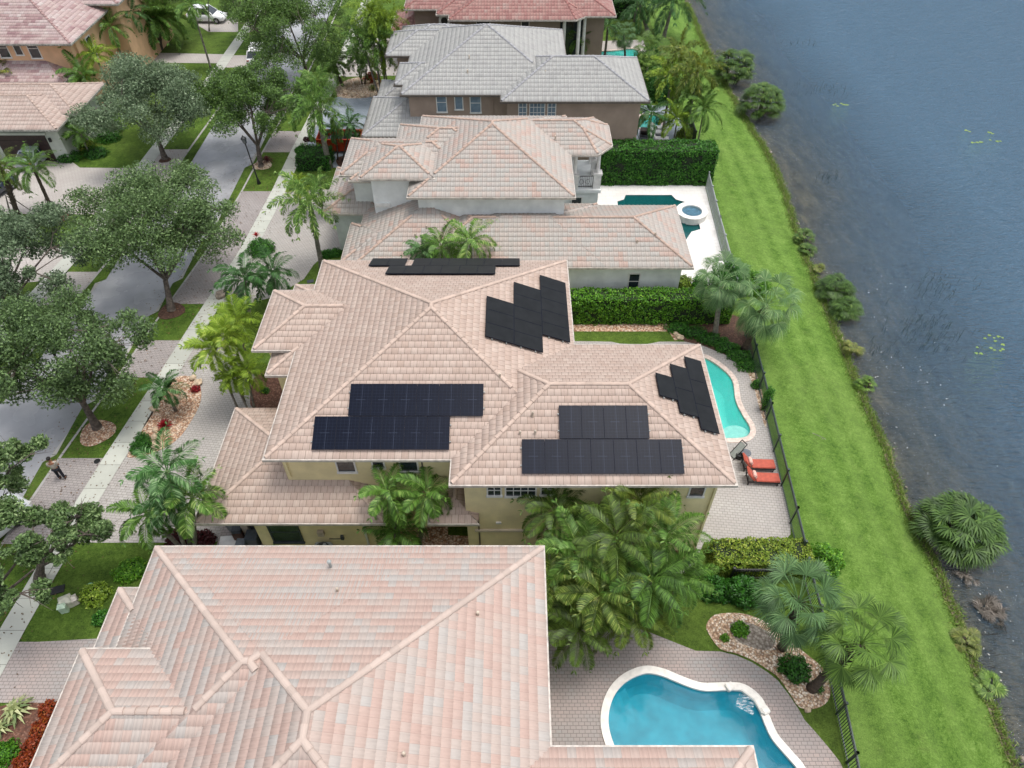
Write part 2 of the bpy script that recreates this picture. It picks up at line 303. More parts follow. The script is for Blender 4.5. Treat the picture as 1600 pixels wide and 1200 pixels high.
M['hedge_o'] = leafmat('hedge_leaf_olive', (66, 90, 24), (122, 148, 46), (172, 180, 76)); M['hcore'] = simple('hedge_core', (26, 40, 16), .9, .2, 4)
M['red_leaf'] = leafmat('red_leaf', (110, 16, 30), (170, 34, 44), (200, 70, 70)); M['croton'] = leafmat('croton_leaf', (90, 34, 16), (150, 62, 26), (170, 110, 40))
M['varieg'] = leafmat('variegated_leaf', (90, 116, 70), (190, 196, 140), (226, 226, 186)); M['maroon'] = leafmat('maroon_leaf', (40, 16, 18), (84, 30, 34), (110, 44, 50))
M['reed'] = simple('reed_stem', (52, 66, 52), .8, .2, 5); M['lily'] = leafmat('lily_pad', (96, 128, 60), (140, 168, 84), (176, 190, 110)); M['brown_leaf'] = leafmat('brown_leaf', (70, 50, 34), (112, 84, 54), (140, 110, 70))
M['rock'] = simple('limestone_boulder', (206, 184, 156), .85, .2, 3, bump=.6); M['grey_rock'] = simple('grey_boulder', (150, 138, 124), .85, .25, 4, bump=.6)

# ------------------------------------------------------------------ mesh helpers
def tag(o, label=None, cat=None, group=None, kind=None):
    if label: o['label'] = label
    if cat: o['category'] = cat
    if group: o['group'] = group
    if kind: o['kind'] = kind
    return o
def empty(name, loc=(0, 0, 0), rz=0, label=None, cat=None, group=None):
    o = bpy.data.objects.new(name, None); COL.objects.link(o); o.location = loc; o.rotation_euler = (0, 0, rz); o.empty_display_size = .3
    return tag(o, label, cat, group)
def link(name, me, mat, parent=None, loc=None):
    if isinstance(mat, str): mat = M[mat]
    if mat is not None and not me.materials: me.materials.append(mat)
    o = bpy.data.objects.new(name, me); COL.objects.link(o)
    if parent is not None:
        o.parent = parent
    if loc is not None: o.location = loc
    return o
def npmesh(name, V, F, uv=None, smooth=False):
    V = np.asarray(V, dtype=np.float32); F = np.asarray(F, dtype=np.int32); n = F.shape[1]
    me = bpy.data.meshes.new(name); me.vertices.add(len(V)); me.vertices.foreach_set('co', V.ravel())
    me.loops.add(F.size); me.loops.foreach_set('vertex_index', F.ravel())
    me.polygons.add(len(F)); me.polygons.foreach_set('loop_start', np.arange(0, F.size, n, dtype=np.int32)); me.polygons.foreach_set('loop_total', np.full(len(F), n, dtype=np.int32))
    if smooth: me.polygons.foreach_set('use_smooth', np.ones(len(F), dtype=bool))
    if uv is not None:
        l = me.uv_layers.new(name='UVMap'); l.data.foreach_set('uv', np.asarray(uv, dtype=np.float32).ravel())
    me.update(calc_edges=True); me.validate(); return me

class MB:
    def __init__(s): s.v = []; s.f = []
    def add(s, vs, fs):
        b = len(s.v); s.v += [tuple(v) for v in vs]; s.f += [tuple(i + b for i in f) for f in fs]; return s
    def box(s, c, d, rz=0, rx=0, ry=0):
        m = Matrix.Rotation(rz, 3, 'Z') @ Matrix.Rotation(ry, 3, 'Y') @ Matrix.Rotation(rx, 3, 'X')
        vs = [Vector(c) + m @ Vector((x * d[0] / 2, y * d[1] / 2, z * d[2] / 2)) for x in (-1, 1) for y in (-1, 1) for z in (-1, 1)]
        return s.add(vs, [(0, 1, 3, 2), (4, 6, 7, 5), (0, 4, 5, 1), (2, 3, 7, 6), (0, 2, 6, 4), (1, 5, 7, 3)])
    def bb(s, x0, y0, z0, x1, y1, z1): return s.box(((x0 + x1) / 2, (y0 + y1) / 2, (z0 + z1) / 2), (x1 - x0, y1 - y0, z1 - z0))
    def tube(s, path, rad, n=8, cap=True):
        path = [Vector(p) for p in path]; rad = rad if isinstance(rad, (list, tuple)) else [rad] * len(path)
        b = []; vs = []
        for i, p in enumerate(path):
            t = (path[min(i + 1, len(path) - 1)] - path[max(i - 1, 0)]).normalized()
            a = t.cross(Vector((0, 0, 1))) if abs(t.z) < .95 else t.cross(Vector((1, 0, 0)))
            a.normalize(); c = t.cross(a)
            vs += [p + (a * math.cos(2 * math.pi * k / n) + c * math.sin(2 * math.pi * k / n)) * rad[i] for k in range(n)]
        fs = [(i * n + k, i * n + (k + 1) % n, (i + 1) * n + (k + 1) % n, (i + 1) * n + k) for i in range(len(path) - 1) for k in range(n)]
        if cap: fs += [tuple(range(n))[::-1], tuple(range((len(path) - 1) * n, len(path) * n))]
        return s.add(vs, fs)
    def lathe(s, c, prof, n=16, sx=1, sy=1):
        vs = [(c[0] + r * sx * math.cos(2 * math.pi * k / n), c[1] + r * sy * math.sin(2 * math.pi * k / n), c[2] + z) for r, z in prof for k in range(n)]
        fs = [(i * n + k, i * n + (k + 1) % n, (i + 1) * n + (k + 1) % n, (i + 1) * n + k) for i in range(len(prof) - 1) for k in range(n)]
        fs += [tuple(range(n))[::-1], tuple(range((len(prof) - 1) * n, len(prof) * n))]
        return s.add(vs, fs)
    def prism(s, poly, z0, z1):
        n = len(poly); vs = [(x, y, z0) for x, y in poly] + [(x, y, z1) for x, y in poly]
        return s.add(vs, [tuple(range(n))[::-1], tuple(range(n, 2 * n))] + [(i, (i + 1) % n, n + (i + 1) % n, n + i) for i in range(n)])
    def mesh(s, name, smooth=False, bevel=0):
        me = bpy.data.meshes.new(name); me.from_pydata(s.v, [], s.f); me.update()
        if bevel:
            bm = bmesh.new(); bm.from_mesh(me); bmesh.ops.remove_doubles(bm, verts=bm.verts, dist=1e-4)
            bmesh.ops.bevel(bm, geom=[e for e in bm.edges if e.calc_face_angle(0) > .5], offset=bevel, segments=2, affect='EDGES'); bm.to_mesh(me); bm.free()
        if smooth: me.polygons.foreach_set('use_smooth', np.ones(len(me.polygons), dtype=bool))
        return me
    def build(s, name, mat, parent=None, smooth=False, bevel=0, loc=None): return link(name, s.mesh(name, smooth, bevel), mat, parent, loc)

def area2(p): return sum(p[i][0] * p[(i + 1) % len(p)][1] - p[(i + 1) % len(p)][0] * p[i][1] for i in range(len(p)))
def smoothloop(p, n=6):
    """Catmull-Rom through a closed loop of points"""
    out = []; m = len(p)
    for i in range(m):
        a, b, c, d = (Vector(p[(i + j) % m]) for j in (-1, 0, 1, 2))
        for k in range(n):
            t = k / n
            out.append(tuple(.5 * ((2 * b) + (c - a) * t + (2 * a - 5 * b + 4 * c - d) * t * t + (3 * b - a - 3 * c + d) * t ** 3)))
    return out
def sheet(name, outer, z, mat, holes=(), label=None, cat=None, kind='structure', parent=None, thick=0):
    bm = bmesh.new(); edges = []
    for lp in (outer, *holes):
        vs = [bm.verts.new((x, y, z)) for x, y in lp]
        edges += [bm.edges.new((vs[i], vs[(i + 1) % len(vs)])) for i in range(len(vs))]
    bmesh.ops.triangle_fill(bm, use_beauty=True, use_dissolve=False, edges=edges)
    for f in bm.faces:
        if f.normal.z < 0: f.normal_flip()
    if thick:
        r = bmesh.ops.extrude_face_region(bm, geom=list(bm.faces)); bmesh.ops.translate(bm, verts=[e for e in r['geom'] if isinstance(e, bmesh.types.BMVert)], vec=(0, 0, -thick))
        bmesh.ops.recalc_face_normals(bm, faces=bm.faces)
    me = bpy.data.meshes.new(name); bm.to_mesh(me); bm.free()
    o = link(name, me, mat, parent)
    if kind and parent is None: o['kind'] = kind
    return tag(o, label, cat)
def inside(x, y, poly):
    c = False; n = len(poly); j = n - 1
    for i in range(n):
        if (poly[i][1] > y) != (poly[j][1] > y) and x < (poly[j][0] - poly[i][0]) * (y - poly[i][1]) / (poly[j][1] - poly[i][1]) + poly[i][0]: c = not c
        j = i
    return c
def offset(poly, d):
    """outward offset of a loop (CCW assumed, fixed if not)"""
    if area2(poly) < 0: poly = poly[::-1]
    out = []; n = len(poly)
    for i in range(n):
        a, b, c = Vector(poly[i - 1]), Vector(poly[i]), Vector(poly[(i + 1) % n])
        e1 = (b - a).normalized(); e2 = (c - b).normalized(); nn = Vector((e1.y + e2.y, -e1.x - e2.x)); 
        if nn.length < 1e-6: nn = Vector((e1.y, -e1.x))
        nn.normalize(); k = max(.5, nn.dot(Vector((e1.y, -e1.x)))); out.append(tuple(b + nn * d / k))
    return out

# ------------------------------------------------------------------ GROUND
XR_PTS = [(-20, -23.7), (8, -23.4), (14, -23.16), (20.5, -22.66), (23.8, -22.3), (27, -21.88), (30, -21.47), (35, -20.9), (39.1, -20.33), (42.5, -19.9), (50.6, -19.4), (56.8, -19.25), (73, -18.5), (83, -18.4), (140, -18.4)]
SHORE = [(-20, 20.4), (8.8, 20.65), (12.9, 20.9), (17, 21.15), (21.5, 20.95), (25.8, 21.35), (30.5, 21.4), (38.1, 21.7), (47.6, 22.2), (52, 22.7), (58.6, 22.9), (64, 22.4), (72, 22.0), (82.7, 21.8), (94.6, 22.0), (140, 22)]
def lerp(tab, y):
    ys, xs = zip(*tab); return float(np.interp(y, ys, xs))
XR = lambda y: lerp(XR_PTS, y)
XS = lambda y: lerp(SHORE, y) + .22 * mnoise.noise(Vector((y * .9, 3, 0))) + .1 * mnoise.noise(Vector((y * 3, 7, 0)))
ZW = -1.0
pool_A = smoothloop(pts((1060, 585), (1085, 562), (1100, 559), (1122, 571), (1144, 593), (1150, 625), (1160, 647), (1172, 667), (1171, 679), (1160, 685), (1134, 686), (1105, 684), (1085, 655)), 6)
pool_C = smoothloop(pts((961, 1172), (950, 1135), (952, 1105), (963, 1080), (982, 1062), (1008, 1052), (1032, 1055), (1057, 1065), (1080, 1074), (1102, 1079), (1135, 1078), (1160, 1080), (1181, 1096), (1190, 1118), (1205, 1152), (1228, 1180), (1248, 1205), (1258, 1240), (1230, 1275), (1160, 1290), (1060, 1280), (990, 1235)), 5)
pool_B = pts((965, 315), (975, 312), (978, 305), (1049, 305), (1056, 312), (1071, 316), (1066, 330), (1066, 349), (1092, 350), (1094, 358), (1080, 362), (1072, 374), (1068, 384), (1058, 384), (1052, 340), (968, 337))
pool_D = smoothloop(pts((994, 196), (1003, 180), (1025, 180), (1032, 190), (1030, 201), (1008, 202)), 3)
pool_E = smoothloop(pts((912, 82), (940, 80), (962, 79), (985, 76), (998, 80), (992, 90), (960, 89), (935, 90), (914, 91)), 3)
spa_c = at(1081, 330, .45)
# grass grid with the pools left out and the street sunk
FENCE_X = [(-20, 13.05), (6.5, 13.1), (8.5, 13.35), (12.2, 13.7), (16.9, 13.9), (19.6, 14.08), (26.5, 14.55), (33.6, 14.95), (37.6, 15.05), (45, 15.4), (51.2, 15.75), (60, 16.0), (140, 16.2)]
def build_ground():
    xs = np.concatenate([np.arange(-75, -34, 2.0), np.arange(-34, 26.01, .5)]); ys = np.concatenate([np.arange(-6, 70, .5), np.arange(70, 140.1, 2)])
    V = []; F = []; idx = {}
    pools = [pool_A, pool_C, pool_B, pool_D, pool_E]; bbx = [(min(p[0] for p in q), max(p[0] for p in q), min(p[1] for p in q), max(p[1] for p in q)) for q in pools]
    W = len(xs)
    for y in ys:
        s = XS(y); xr = XR(y)
        for x in xs:
            xb = lerp(FENCE_X, y)
            if x > 14.5: x = xb + (x - 14.5) * (s - xb) / 11.5   # grass columns run between the fences and the shore
            elif x > 13: x = 13 + (x - 13) * (xb - 13) / 1.5 if xb > 13.05 else x
            z = 0
            if x > 16.0: t = (x - 16.0) / (s - 16.0); z = -.97 * (t * t * (3 - 2 * t)) * .9 - .1 * t ** 8
            if xr - 8.2 < x < xr - 3.2: z = -.4
            z += .02 * mnoise.noise(Vector((x * .4, y * .4, 0))) if x > 15 else 0
            V.append((x, y, z))
    def blocked(i, j):
        cs = [V[a * W + b][:2] for a in (j, j + 1) for b in (i, i + 1)]
        for q, b in zip(pools, bbx):
            if cs[3][0] < b[0] - .3 or cs[0][0] > b[1] + .3 or cs[3][1] < b[2] - .3 or cs[0][1] > b[3] + .3: continue
            if any(inside(x, y, q) for x, y in cs) or inside((cs[0][0] + cs[3][0]) / 2, (cs[0][1] + cs[3][1]) / 2, q) or any(cs[0][0] <= x <= cs[3][0] and cs[0][1] <= y <= cs[3][1] for x, y in q): return True
        return False
    A = []; B = []
    for j in range(len(ys) - 1):
        for i in range(W - 1):
            if blocked(i, j): continue
            q = (j * W + i, j * W + i + 1, (j + 1) * W + i + 1, (j + 1) * W + i)
            (B if xs[i] >= 14.5 else A).append(q)
    me = npmesh('lawn', V, A); link('lawn', me, 'lawn')['kind'] = 'structure'
    me = npmesh('grass_bank', V, B, smooth=True); link('grass_bank', me, 'bank')['kind'] = 'structure'
    # lake bed
    prof = [(-.25, -.9, 0), (.1, -.98, 0), (.5, -1.05, 0), (1.2, -1.2, .0), (2.5, -1.45, .05), (4.5, -1.8, .18), (7, -2.3, .4), (11, -3, .75), (18, -4, 1), (60, -4.5, 1), (300, -4.5, 1)]
    V = []; D = []; ys2 = np.concatenate([np.arange(-8, 141, 1.0), [260, 400]])
    for y in ys2:
        s = XS(y)
        for dx, z, d in prof: V.append((s + dx, y, z + (.06 * mnoise.noise(Vector((dx, y * .7, 0))) if .2 < dx < 12 else 0))); D.append(d)
    n = len(prof); F = [(j * n + i, j * n + i + 1, (j + 1) * n + i + 1, (j + 1) * n + i) for j in range(len(ys2) - 1) for i in range(n - 1)]
    me = npmesh('lake_bed', V, F, smooth=True); me.attributes.new('deep', 'FLOAT', 'POINT').data.foreach_set('value', D)
    link('lake_bed', me, 'bed')['kind'] = 'structure'
    # water surface, with the depth below as an attribute
    V = []; D = []; xo = [-.3, 0, .5, 1.2, 2.5, 4.5, 7, 11, 18, 60, 300]; dd = [0, 0, .02, .06, .14, .27, .46, .72, .92, 1, 1]
    for y in ys2:
        s = XS(y)
        for dx, d in zip(xo, dd):
            V.append((s + dx, y, ZW)); k = mnoise.noise(Vector((dx * .15, y * .09, 5)))
            D.append(min(1, max(0, d + (.16 * k if 1 < dx < 20 else 0))))
    n = len(xo); F = [(j * n + i, j * n + i + 1, (j + 1) * n + i + 1, (j + 1) * n + i) for j in range(len(ys2) - 1) for i in range(n - 1)]
    me = npmesh('lake_water', V, F, smooth=True); me.attributes.new('deep', 'FLOAT', 'POINT').data.foreach_set('value', D)
    link('lake_water', me, 'lake')['kind'] = 'structure'
    # muddy lip between the grass and the water
    V = []; ys3 = np.arange(-8, 141, .3)
    for y in ys3:
        s = XS(y); a = .25 + .22 * mnoise.noise(Vector((y * 1.3, 0, 9))); b = .35 + .35 * mnoise.noise(Vector((y * .8, 4, 2)))
        V += [(s - max(.02, a * .6), y, -.87), (s - .02, y, -.91), (s + .1, y, -.955), (s + max(.1, b * .7), y, -1.02)]
    F = [(j * 4 + i, j * 4 + i + 1, (j + 1) * 4 + i + 1, (j + 1) * 4 + i) for j in range(len(ys3) - 1) for i in range(3)]
    link('shore_path', npmesh('muddy_shore', V, F, smooth=True), 'shore')['kind'] = 'structure'
build_ground()
# far ground sheet to the horizon
mb = MB(); mb.add([(-400, -60, -.6), (-74, -60, -.6), (-74, 600, -.6), (-400, 600, -.6)], [(0, 1, 2, 3)]); mb.add([(-75, 139, -.25), (24, 139, -.25), (24, 600, -.25), (-75, 600, -.25)], [(0, 1, 2, 3)])
mb.build('far_ground', 'lawn')['kind'] = 'structure'

def strip(name, lo, hi, y0, y1, z0, mat, z1=None, n=None):
    ys = np.arange(y0, y1 + .001, (y1 - y0) / max(2, int((y1 - y0) / 1.0))); V = []
    for y in ys: V += [(XR(y) + lo, y, z0), (XR(y) + hi, y, z1 if z1 is not None else z0)]
    F = [(2 * j, 2 * j + 1, 2 * j + 3, 2 * j + 2) for j in range(len(ys) - 1)]
    o = link(name, npmesh(name, V, F), mat); o['kind'] = 'structure'; return o
strip('road', -8.4, -3.0, -6, 139, -.08, 'road')
strip('kerb', -3.05, -2.75, -6, 139, -.076, 'curb', -.03); strip('kerb', -2.75, -2.35, -6, 139, -.03, 'curb', .02)
strip('kerb', -8.65, -8.35, -6, 139, -.03, 'curb', -.076); strip('kerb', -9.05, -8.65, -6, 139, .02, 'curb', -.03)
strip('sidewalk', -.02, 1.14, -6, 139, .03, 'sidewalk'); strip('sidewalk', -12.4, -11.25, -6, 139, .03, 'sidewalk')
YG = lambda py: at(0, py)[1]
# paved driveway crossings of the two grass verges (right of the street, then left of it)
for a, b in ((590, 532), (475, 299), (850, 716), (1098, 1003), (238, 205)): strip('driveway', -2.36, -.01, YG(a), YG(b), .012, 'paver_S')
for y0, y1 in ((46, 57.5), (36.5, 40.2), (74.5, 77.6)): strip('driveway', -11.26, -9.04, y0, y1, .012, 'paver_F')

def drive(name, p, mat, z=.012, holes=(), sm=0): return sheet(name, smoothloop(p, sm) if sm else p, z, mat, holes)
def sw(y): return (XR(y) + 1.12, y)
# blush house drive, with its circular sweep round the gravel bed
bedA = smoothloop(pts((199, 714), (214, 690), (226, 664), (243, 634), (258, 602), (282, 588), (306, 592), (314, 608), (313, 630), (300, 656), (282, 682), (258, 700), (226, 712)), 4)
dA = [sw(YG(y)) for y in (848, 800, 750, 700, 650, 600, 560, 530)] + pts((352, 515), (380, 560), (400, 590), (440, 636), (450, 700), (420, 800), (335, 848), (240, 848))
sheet('driveway', dA, .012, 'paver_A')
sheet('gravel_bed', bedA, .03, 'gravel', thick=.03)
# pale blue house drive
dB = [sw(YG(y)) for y in (478, 440, 400, 350, 299)] + pts((510, 296), (560, 300), (560, 380), (505, 400), (490, 414), (475, 436), (452, 450), (420, 466), (392, 474))
sheet('driveway', dB, .012, 'paver_A')
dC = [sw(YG(y)) for y in (1098, 1050, 1003)] + pts((60, 1003), (150, 998), (220, 1000), (220, 1100), (90, 1098))
sheet('driveway', dC, .012, 'paver_C')
dD = [sw(YG(y)) for y in (238, 205, 190)] + pts((505, 160), (540, 147), (615, 147), (640, 215), (560, 262), (512, 262), (500, 240))
sheet('driveway', dD, .012, 'paver_D')
dE = [sw(YG(y)) for y in (118, 100, 62)] + pts((560, 60), (640, 60), (620, 118), (540, 120)); sheet('driveway', dE, .012, 'paver_F')
dF = pts((-140, 240), (92, 238), (125, 262), (208, 263)) + [(XR(57.4 - i * 2.5) - 12.38, 57.4 - i * 2.5) for i in range(1, 5)] + pts((-140, 333)); sheet('driveway', dF, .012, 'paver_F')
sheet('driveway', pts((-100, 388), (110, 385), (95, 410), (60, 440), (-100, 452)), .014, 'paver_F')
sheet('driveway', pts((290, 28), (372, 28), (372, 50), (326, 50)), .014, 'paver_F')
sheet('driveway', pts((220, 82), (352, 85), (345, 99), (230, 98)), .012, 'paver_F')
# planting beds
sheet('mulch_bed', smoothloop(pts((-60, 1130), (30, 1098), (96, 1096), (70, 1150), (50, 1230), (-40, 1240)), 4), .01, 'mulch_r')
sheet('mulch_bed', smoothloop(pts((398, 590), (425, 575), (450, 580), (446, 640), (396, 640), (392, 610)), 3), .02, 'mulch_r')
for i, (x, y, r, m) in enumerate(((268, 486, .85, 'mulch'), (152, 676, .95, 'gravel'), (92, 340, .75, 'mulch_r'), (100, 845, .7, 'mulch'), (410, 258, .8, 'gravel_w'), (258, 250, .5, 'mulch'), (543, 252, 1.0, 'mulch'), (560, 138, 2.4, 'gravel_w'))):
    c = at(x, y); a = random.random() * 6
    sheet('mulch_ring', [(c[0] + r * (1 + .07 * math.sin(3 * t + a)) * math.cos(t), c[1] + r * (1 + .07 * math.sin(3 * t + a)) * math.sin(t)) for t in np.linspace(0, 6.283, 25)[:-1]], .022 if i != 6 else .03, m, thick=.02)
sheet('gravel_bed', pts((385, 846), (385, 862), (735, 862), (735, 838), (700, 836), (700, 800), (560, 800), (560, 844)), .014, 'gravel')
sheet('gravel_bed', pts((735, 845), (735, 880), (1090, 880), (1085, 850)), .014, 'mulch_r')
# pool decks
deckA = [tuple(p) for p in pts((890, 533), (955, 534), (968, 537), (1005, 539), (1030, 534), (1071, 534), (1100, 541), (1137, 556), (1157, 571), (1178, 586), (1196, 640), (1205, 690), (1222, 760), (1235, 815), (1235, 835), (1225, 846), (1100, 847), (1078, 900), (1050, 900), (1085, 700), (1000, 560), (890, 550))]
sheet('pool_deck', deckA, .012, 'paver_A', (offset(pool_A, .02),))
deckC = pts((845, 985), (900, 983), (985, 980), (1007, 985), (1037, 997), (1062, 1007), (1087, 1017), (1125, 1018), (1150, 1024), (1175, 1035), (1200, 1051), (1215, 1063), (1232, 1085), (1247, 1107), (1257, 1125), (1275, 1145), (1292, 1165), (1312, 1190), (1330, 1230), (1330, 1330), (830, 1330))
sheet('pool_deck', deckC, .012, 'paver_C', (offset(pool_C, .02),))
deckB = pts((925, 288), (1101, 288), (1106, 310), (1133, 416), (1118, 446), (1050, 446), (1040, 330), (925, 330))
sheet('pool_deck', deckB, .012, 'paver_W', (offset(pool_B, .02),))
deckD = pts((985, 165), (1040, 165), (1066, 190), (1066, 225), (1060, 238), (975, 238), (980, 190)); sheet('pool_deck', deckD, .012, 'paver_D', (offset(pool_D, .02),))
deckE = pts((890, 66), (1005, 62), (1015, 96), (890, 100)); sheet('pool_deck', deckE, .012, 'paver_F', (offset(pool_E, .02),))
bedC = pts((1125, 1014), (1107, 990), (1104, 976), (1117, 961), (1150, 958), (1175, 963), (1198, 973), (1224, 988), (1252, 1016), (1285, 1044), (1297, 1074), (1293, 1096), (1275, 1107), (1250, 1106), (1234, 1084), (1217, 1060), (1202, 1048), (1176, 1032), (1150, 1021))
sheet('gravel_bed', smoothloop(bedC, 3), .03, 'gravel_w', thick=.03)
sheet('bare_patch', smoothloop(pts((1140, 975), (1165, 972), (1195, 985), (1212, 1000), (1200, 1016), (1175, 1012), (1150, 1000)), 3), .036, 'bare')
sheet('mulch_bed', pts((1048, 520), (1052, 500), (1140, 490), (1166, 500), (1175, 540), (1184, 590), (1190, 640), (1181, 640), (1178, 586), (1157, 571), (1137, 556), (1100, 541), (1071, 534)), .008, 'mulch')
sheet('gravel_bed', smoothloop(pts((1168, 580), (1184, 590), (1197, 645), (1196, 668), (1187, 640), (1178, 606)), 3), .018, 'gravel_w')
sheet('gravel_bed', pts((895, 507), (1040, 505), (1056, 518), (1064, 530), (1054, 532), (1045, 518), (897, 518)), .012, 'gravel')

# ------------------------------------------------------------------ POOLS
def pool(outline, depth, plaster, wat, coping, cw, label, cat='swimming pool', wz=-.10, ch=.05, steps=None):
    o = empty('swimming_pool', (0, 0, 0), 0, label, cat)
    if area2(outline) < 0: outline = outline[::-1]
    n = len(outline); mb = MB(); inn = offset(outline, -.25)
    vs = [(x, y, .005) for x, y in outline] + [(x, y, -depth * .75) for x, y in outline] + [(x, y, -depth) for x, y in inn]
    mb.add(vs, [(i, n + i, n + (i + 1) % n, (i + 1) % n) for i in range(n)] + [(n + i, 2 * n + i, 2 * n + (i + 1) % n, n + (i + 1) % n) for i in range(n)] + [tuple(range(2 * n, 3 * n))])
    mb.build('basin', plaster, o)
    sheet('water_surface', offset(outline, .01), wz, wat, parent=o)
    if coping:
        a = offset(outline, cw); b = offset(outline, -.03); mc = MB()
        vs = [(x, y, 0.0) for x, y in a] + [(x, y, ch) for x, y in a] + [(x, y, ch) for x, y in b] + [(x, y, -.06) for x, y in b]
        mc.add(vs, [(k * n + i, k * n + (i + 1) % n, (k + 1) * n + (i + 1) % n, (k + 1) * n + i) for k in range(3) for i in range(n)]); mc.build('coping', coping, o)
    return o
pa = pool(pool_A, 1.5, 'plaster_A', 'pool_water_A', 'coping_p', .28, 'curved turquoise pool beside the solar house with a pale pink rim')
c = at(1152, 672); MB().prism([(c[0] + .75 * math.cos(t), c[1] + .6 * math.sin(t)) for t in np.linspace(0, 6.283, 19)[:-1]], -1.4, -.3).build('bench', 'coping', pa)
pc = pool(pool_C, 1.7, 'plaster_C', 'pool_water_C', 'coping', .3, 'large blue pool with thick white coping and a small waterfall', ch=.07)
mb = MB()
for r, z in ((.75, -.35), (1.15, -.62), (1.55, -.9)):       # curved entry steps
    c = at(958, 1120); arc = [(c[0] + r * math.cos(t) * .9 - .35, c[1] - .2 + r * 1.9 * math.sin(t)) for t in np.linspace(-.9, .9, 10)]
    q = arc + [(c[0] - .2, arc[-1][1]), (c[0] - .2, arc[0][1])]; mb.prism(q, -1.6, z)
mb.build('entry_step', 'plaster_C', pc)
# raised white spillway
mb = MB(); sp = pts((1137, 1072), (1160, 1071), (1184, 1090), (1197, 1114)); sp2 = pts((1141, 1080), (1157, 1081), (1176, 1096), (1189, 1118))
mb.prism(sp + sp2[::-1], 0, .22); mb.build('spillway_wall', 'coping', pc, bevel=.03)
mb = MB()
for x, y in ((1139, 1075), (1194, 1112)): c = at(x, y); MB().box((c[0], c[1], .13), (.32, .32, .26), .4).build('spillway_pier', 'coping', pc, bevel=.03)
k = N('falling_water'); k.bsdf((235, 240, 242), .3, None, .5, Alpha=k.ramp(k.noise(5, 5, k.mapping((1, 6, 1))), [(.45, (0, 0, 0)), (.62, (190, 190, 190))])); M['foam'] = k.m
mb = MB(); a, b = at(1160, 1097), at(1180, 1112); mb.add([(a[0] - .1, a[1] + .3, .18), (b[0] + .1, b[1] + .45, .18), (b[0] - .1, b[1] + .05, -.08), (a[0] - .25, a[1], -.08)], [(0, 1, 2, 3)])
mb.add([(a[0] - .2, a[1] + .02, -.085), (b[0] + .0, b[1] + .05, -.085), (b[0] - .1, b[1] - .12, -.085), (a[0] - .3, a[1] - .12, -.085)], [(0, 1, 2, 3)]); mb.build('waterfall', 'foam', pc)
pool(pool_B, 1.4, 'plaster_B', 'pool_water_B', None, 0, 'dark green pool with scalloped corners in the white travertine deck')
pool(pool_D, 1.2, 'plaster_A', 'pool_water_A', 'coping_p', .2, 'small turquoise pool behind the tall hedge among thin palms')
pool(pool_E, 1.2, 'plaster_A', 'pool_water_A', 'coping_p', .2, 'farthest turquoise pool between the grey roof and fan palms')
# round spa
o = empty('spa', (spa_c[0], spa_c[1], 0), 0, 'raised round white spa overlapping the dark green pool', 'spa')
MB().lathe((0, 0, 0), [(1.14, -.05), (1.14, .42), (1.2, .44), (1.2, .52), (.78, .52), (.76, .44), (.76, .2)], 40).build('rim', 'coping', o)
MB().lathe((0, 0, 0), [(.75, .19), (.752, .30)], 32).build('basin', 'plaster_spa', o)
MB().lathe((0, 0, 0), [(.40, .30), (.40, .33)], 32).build('bench', 'plaster_spa', o)
me = MB().add([(.757 * math.cos(t), .757 * math.sin(t), .45) for t in np.linspace(0, 6.283, 33)[:-1]], [tuple(range(32))]).build('water_surface', 'spa_water', o)

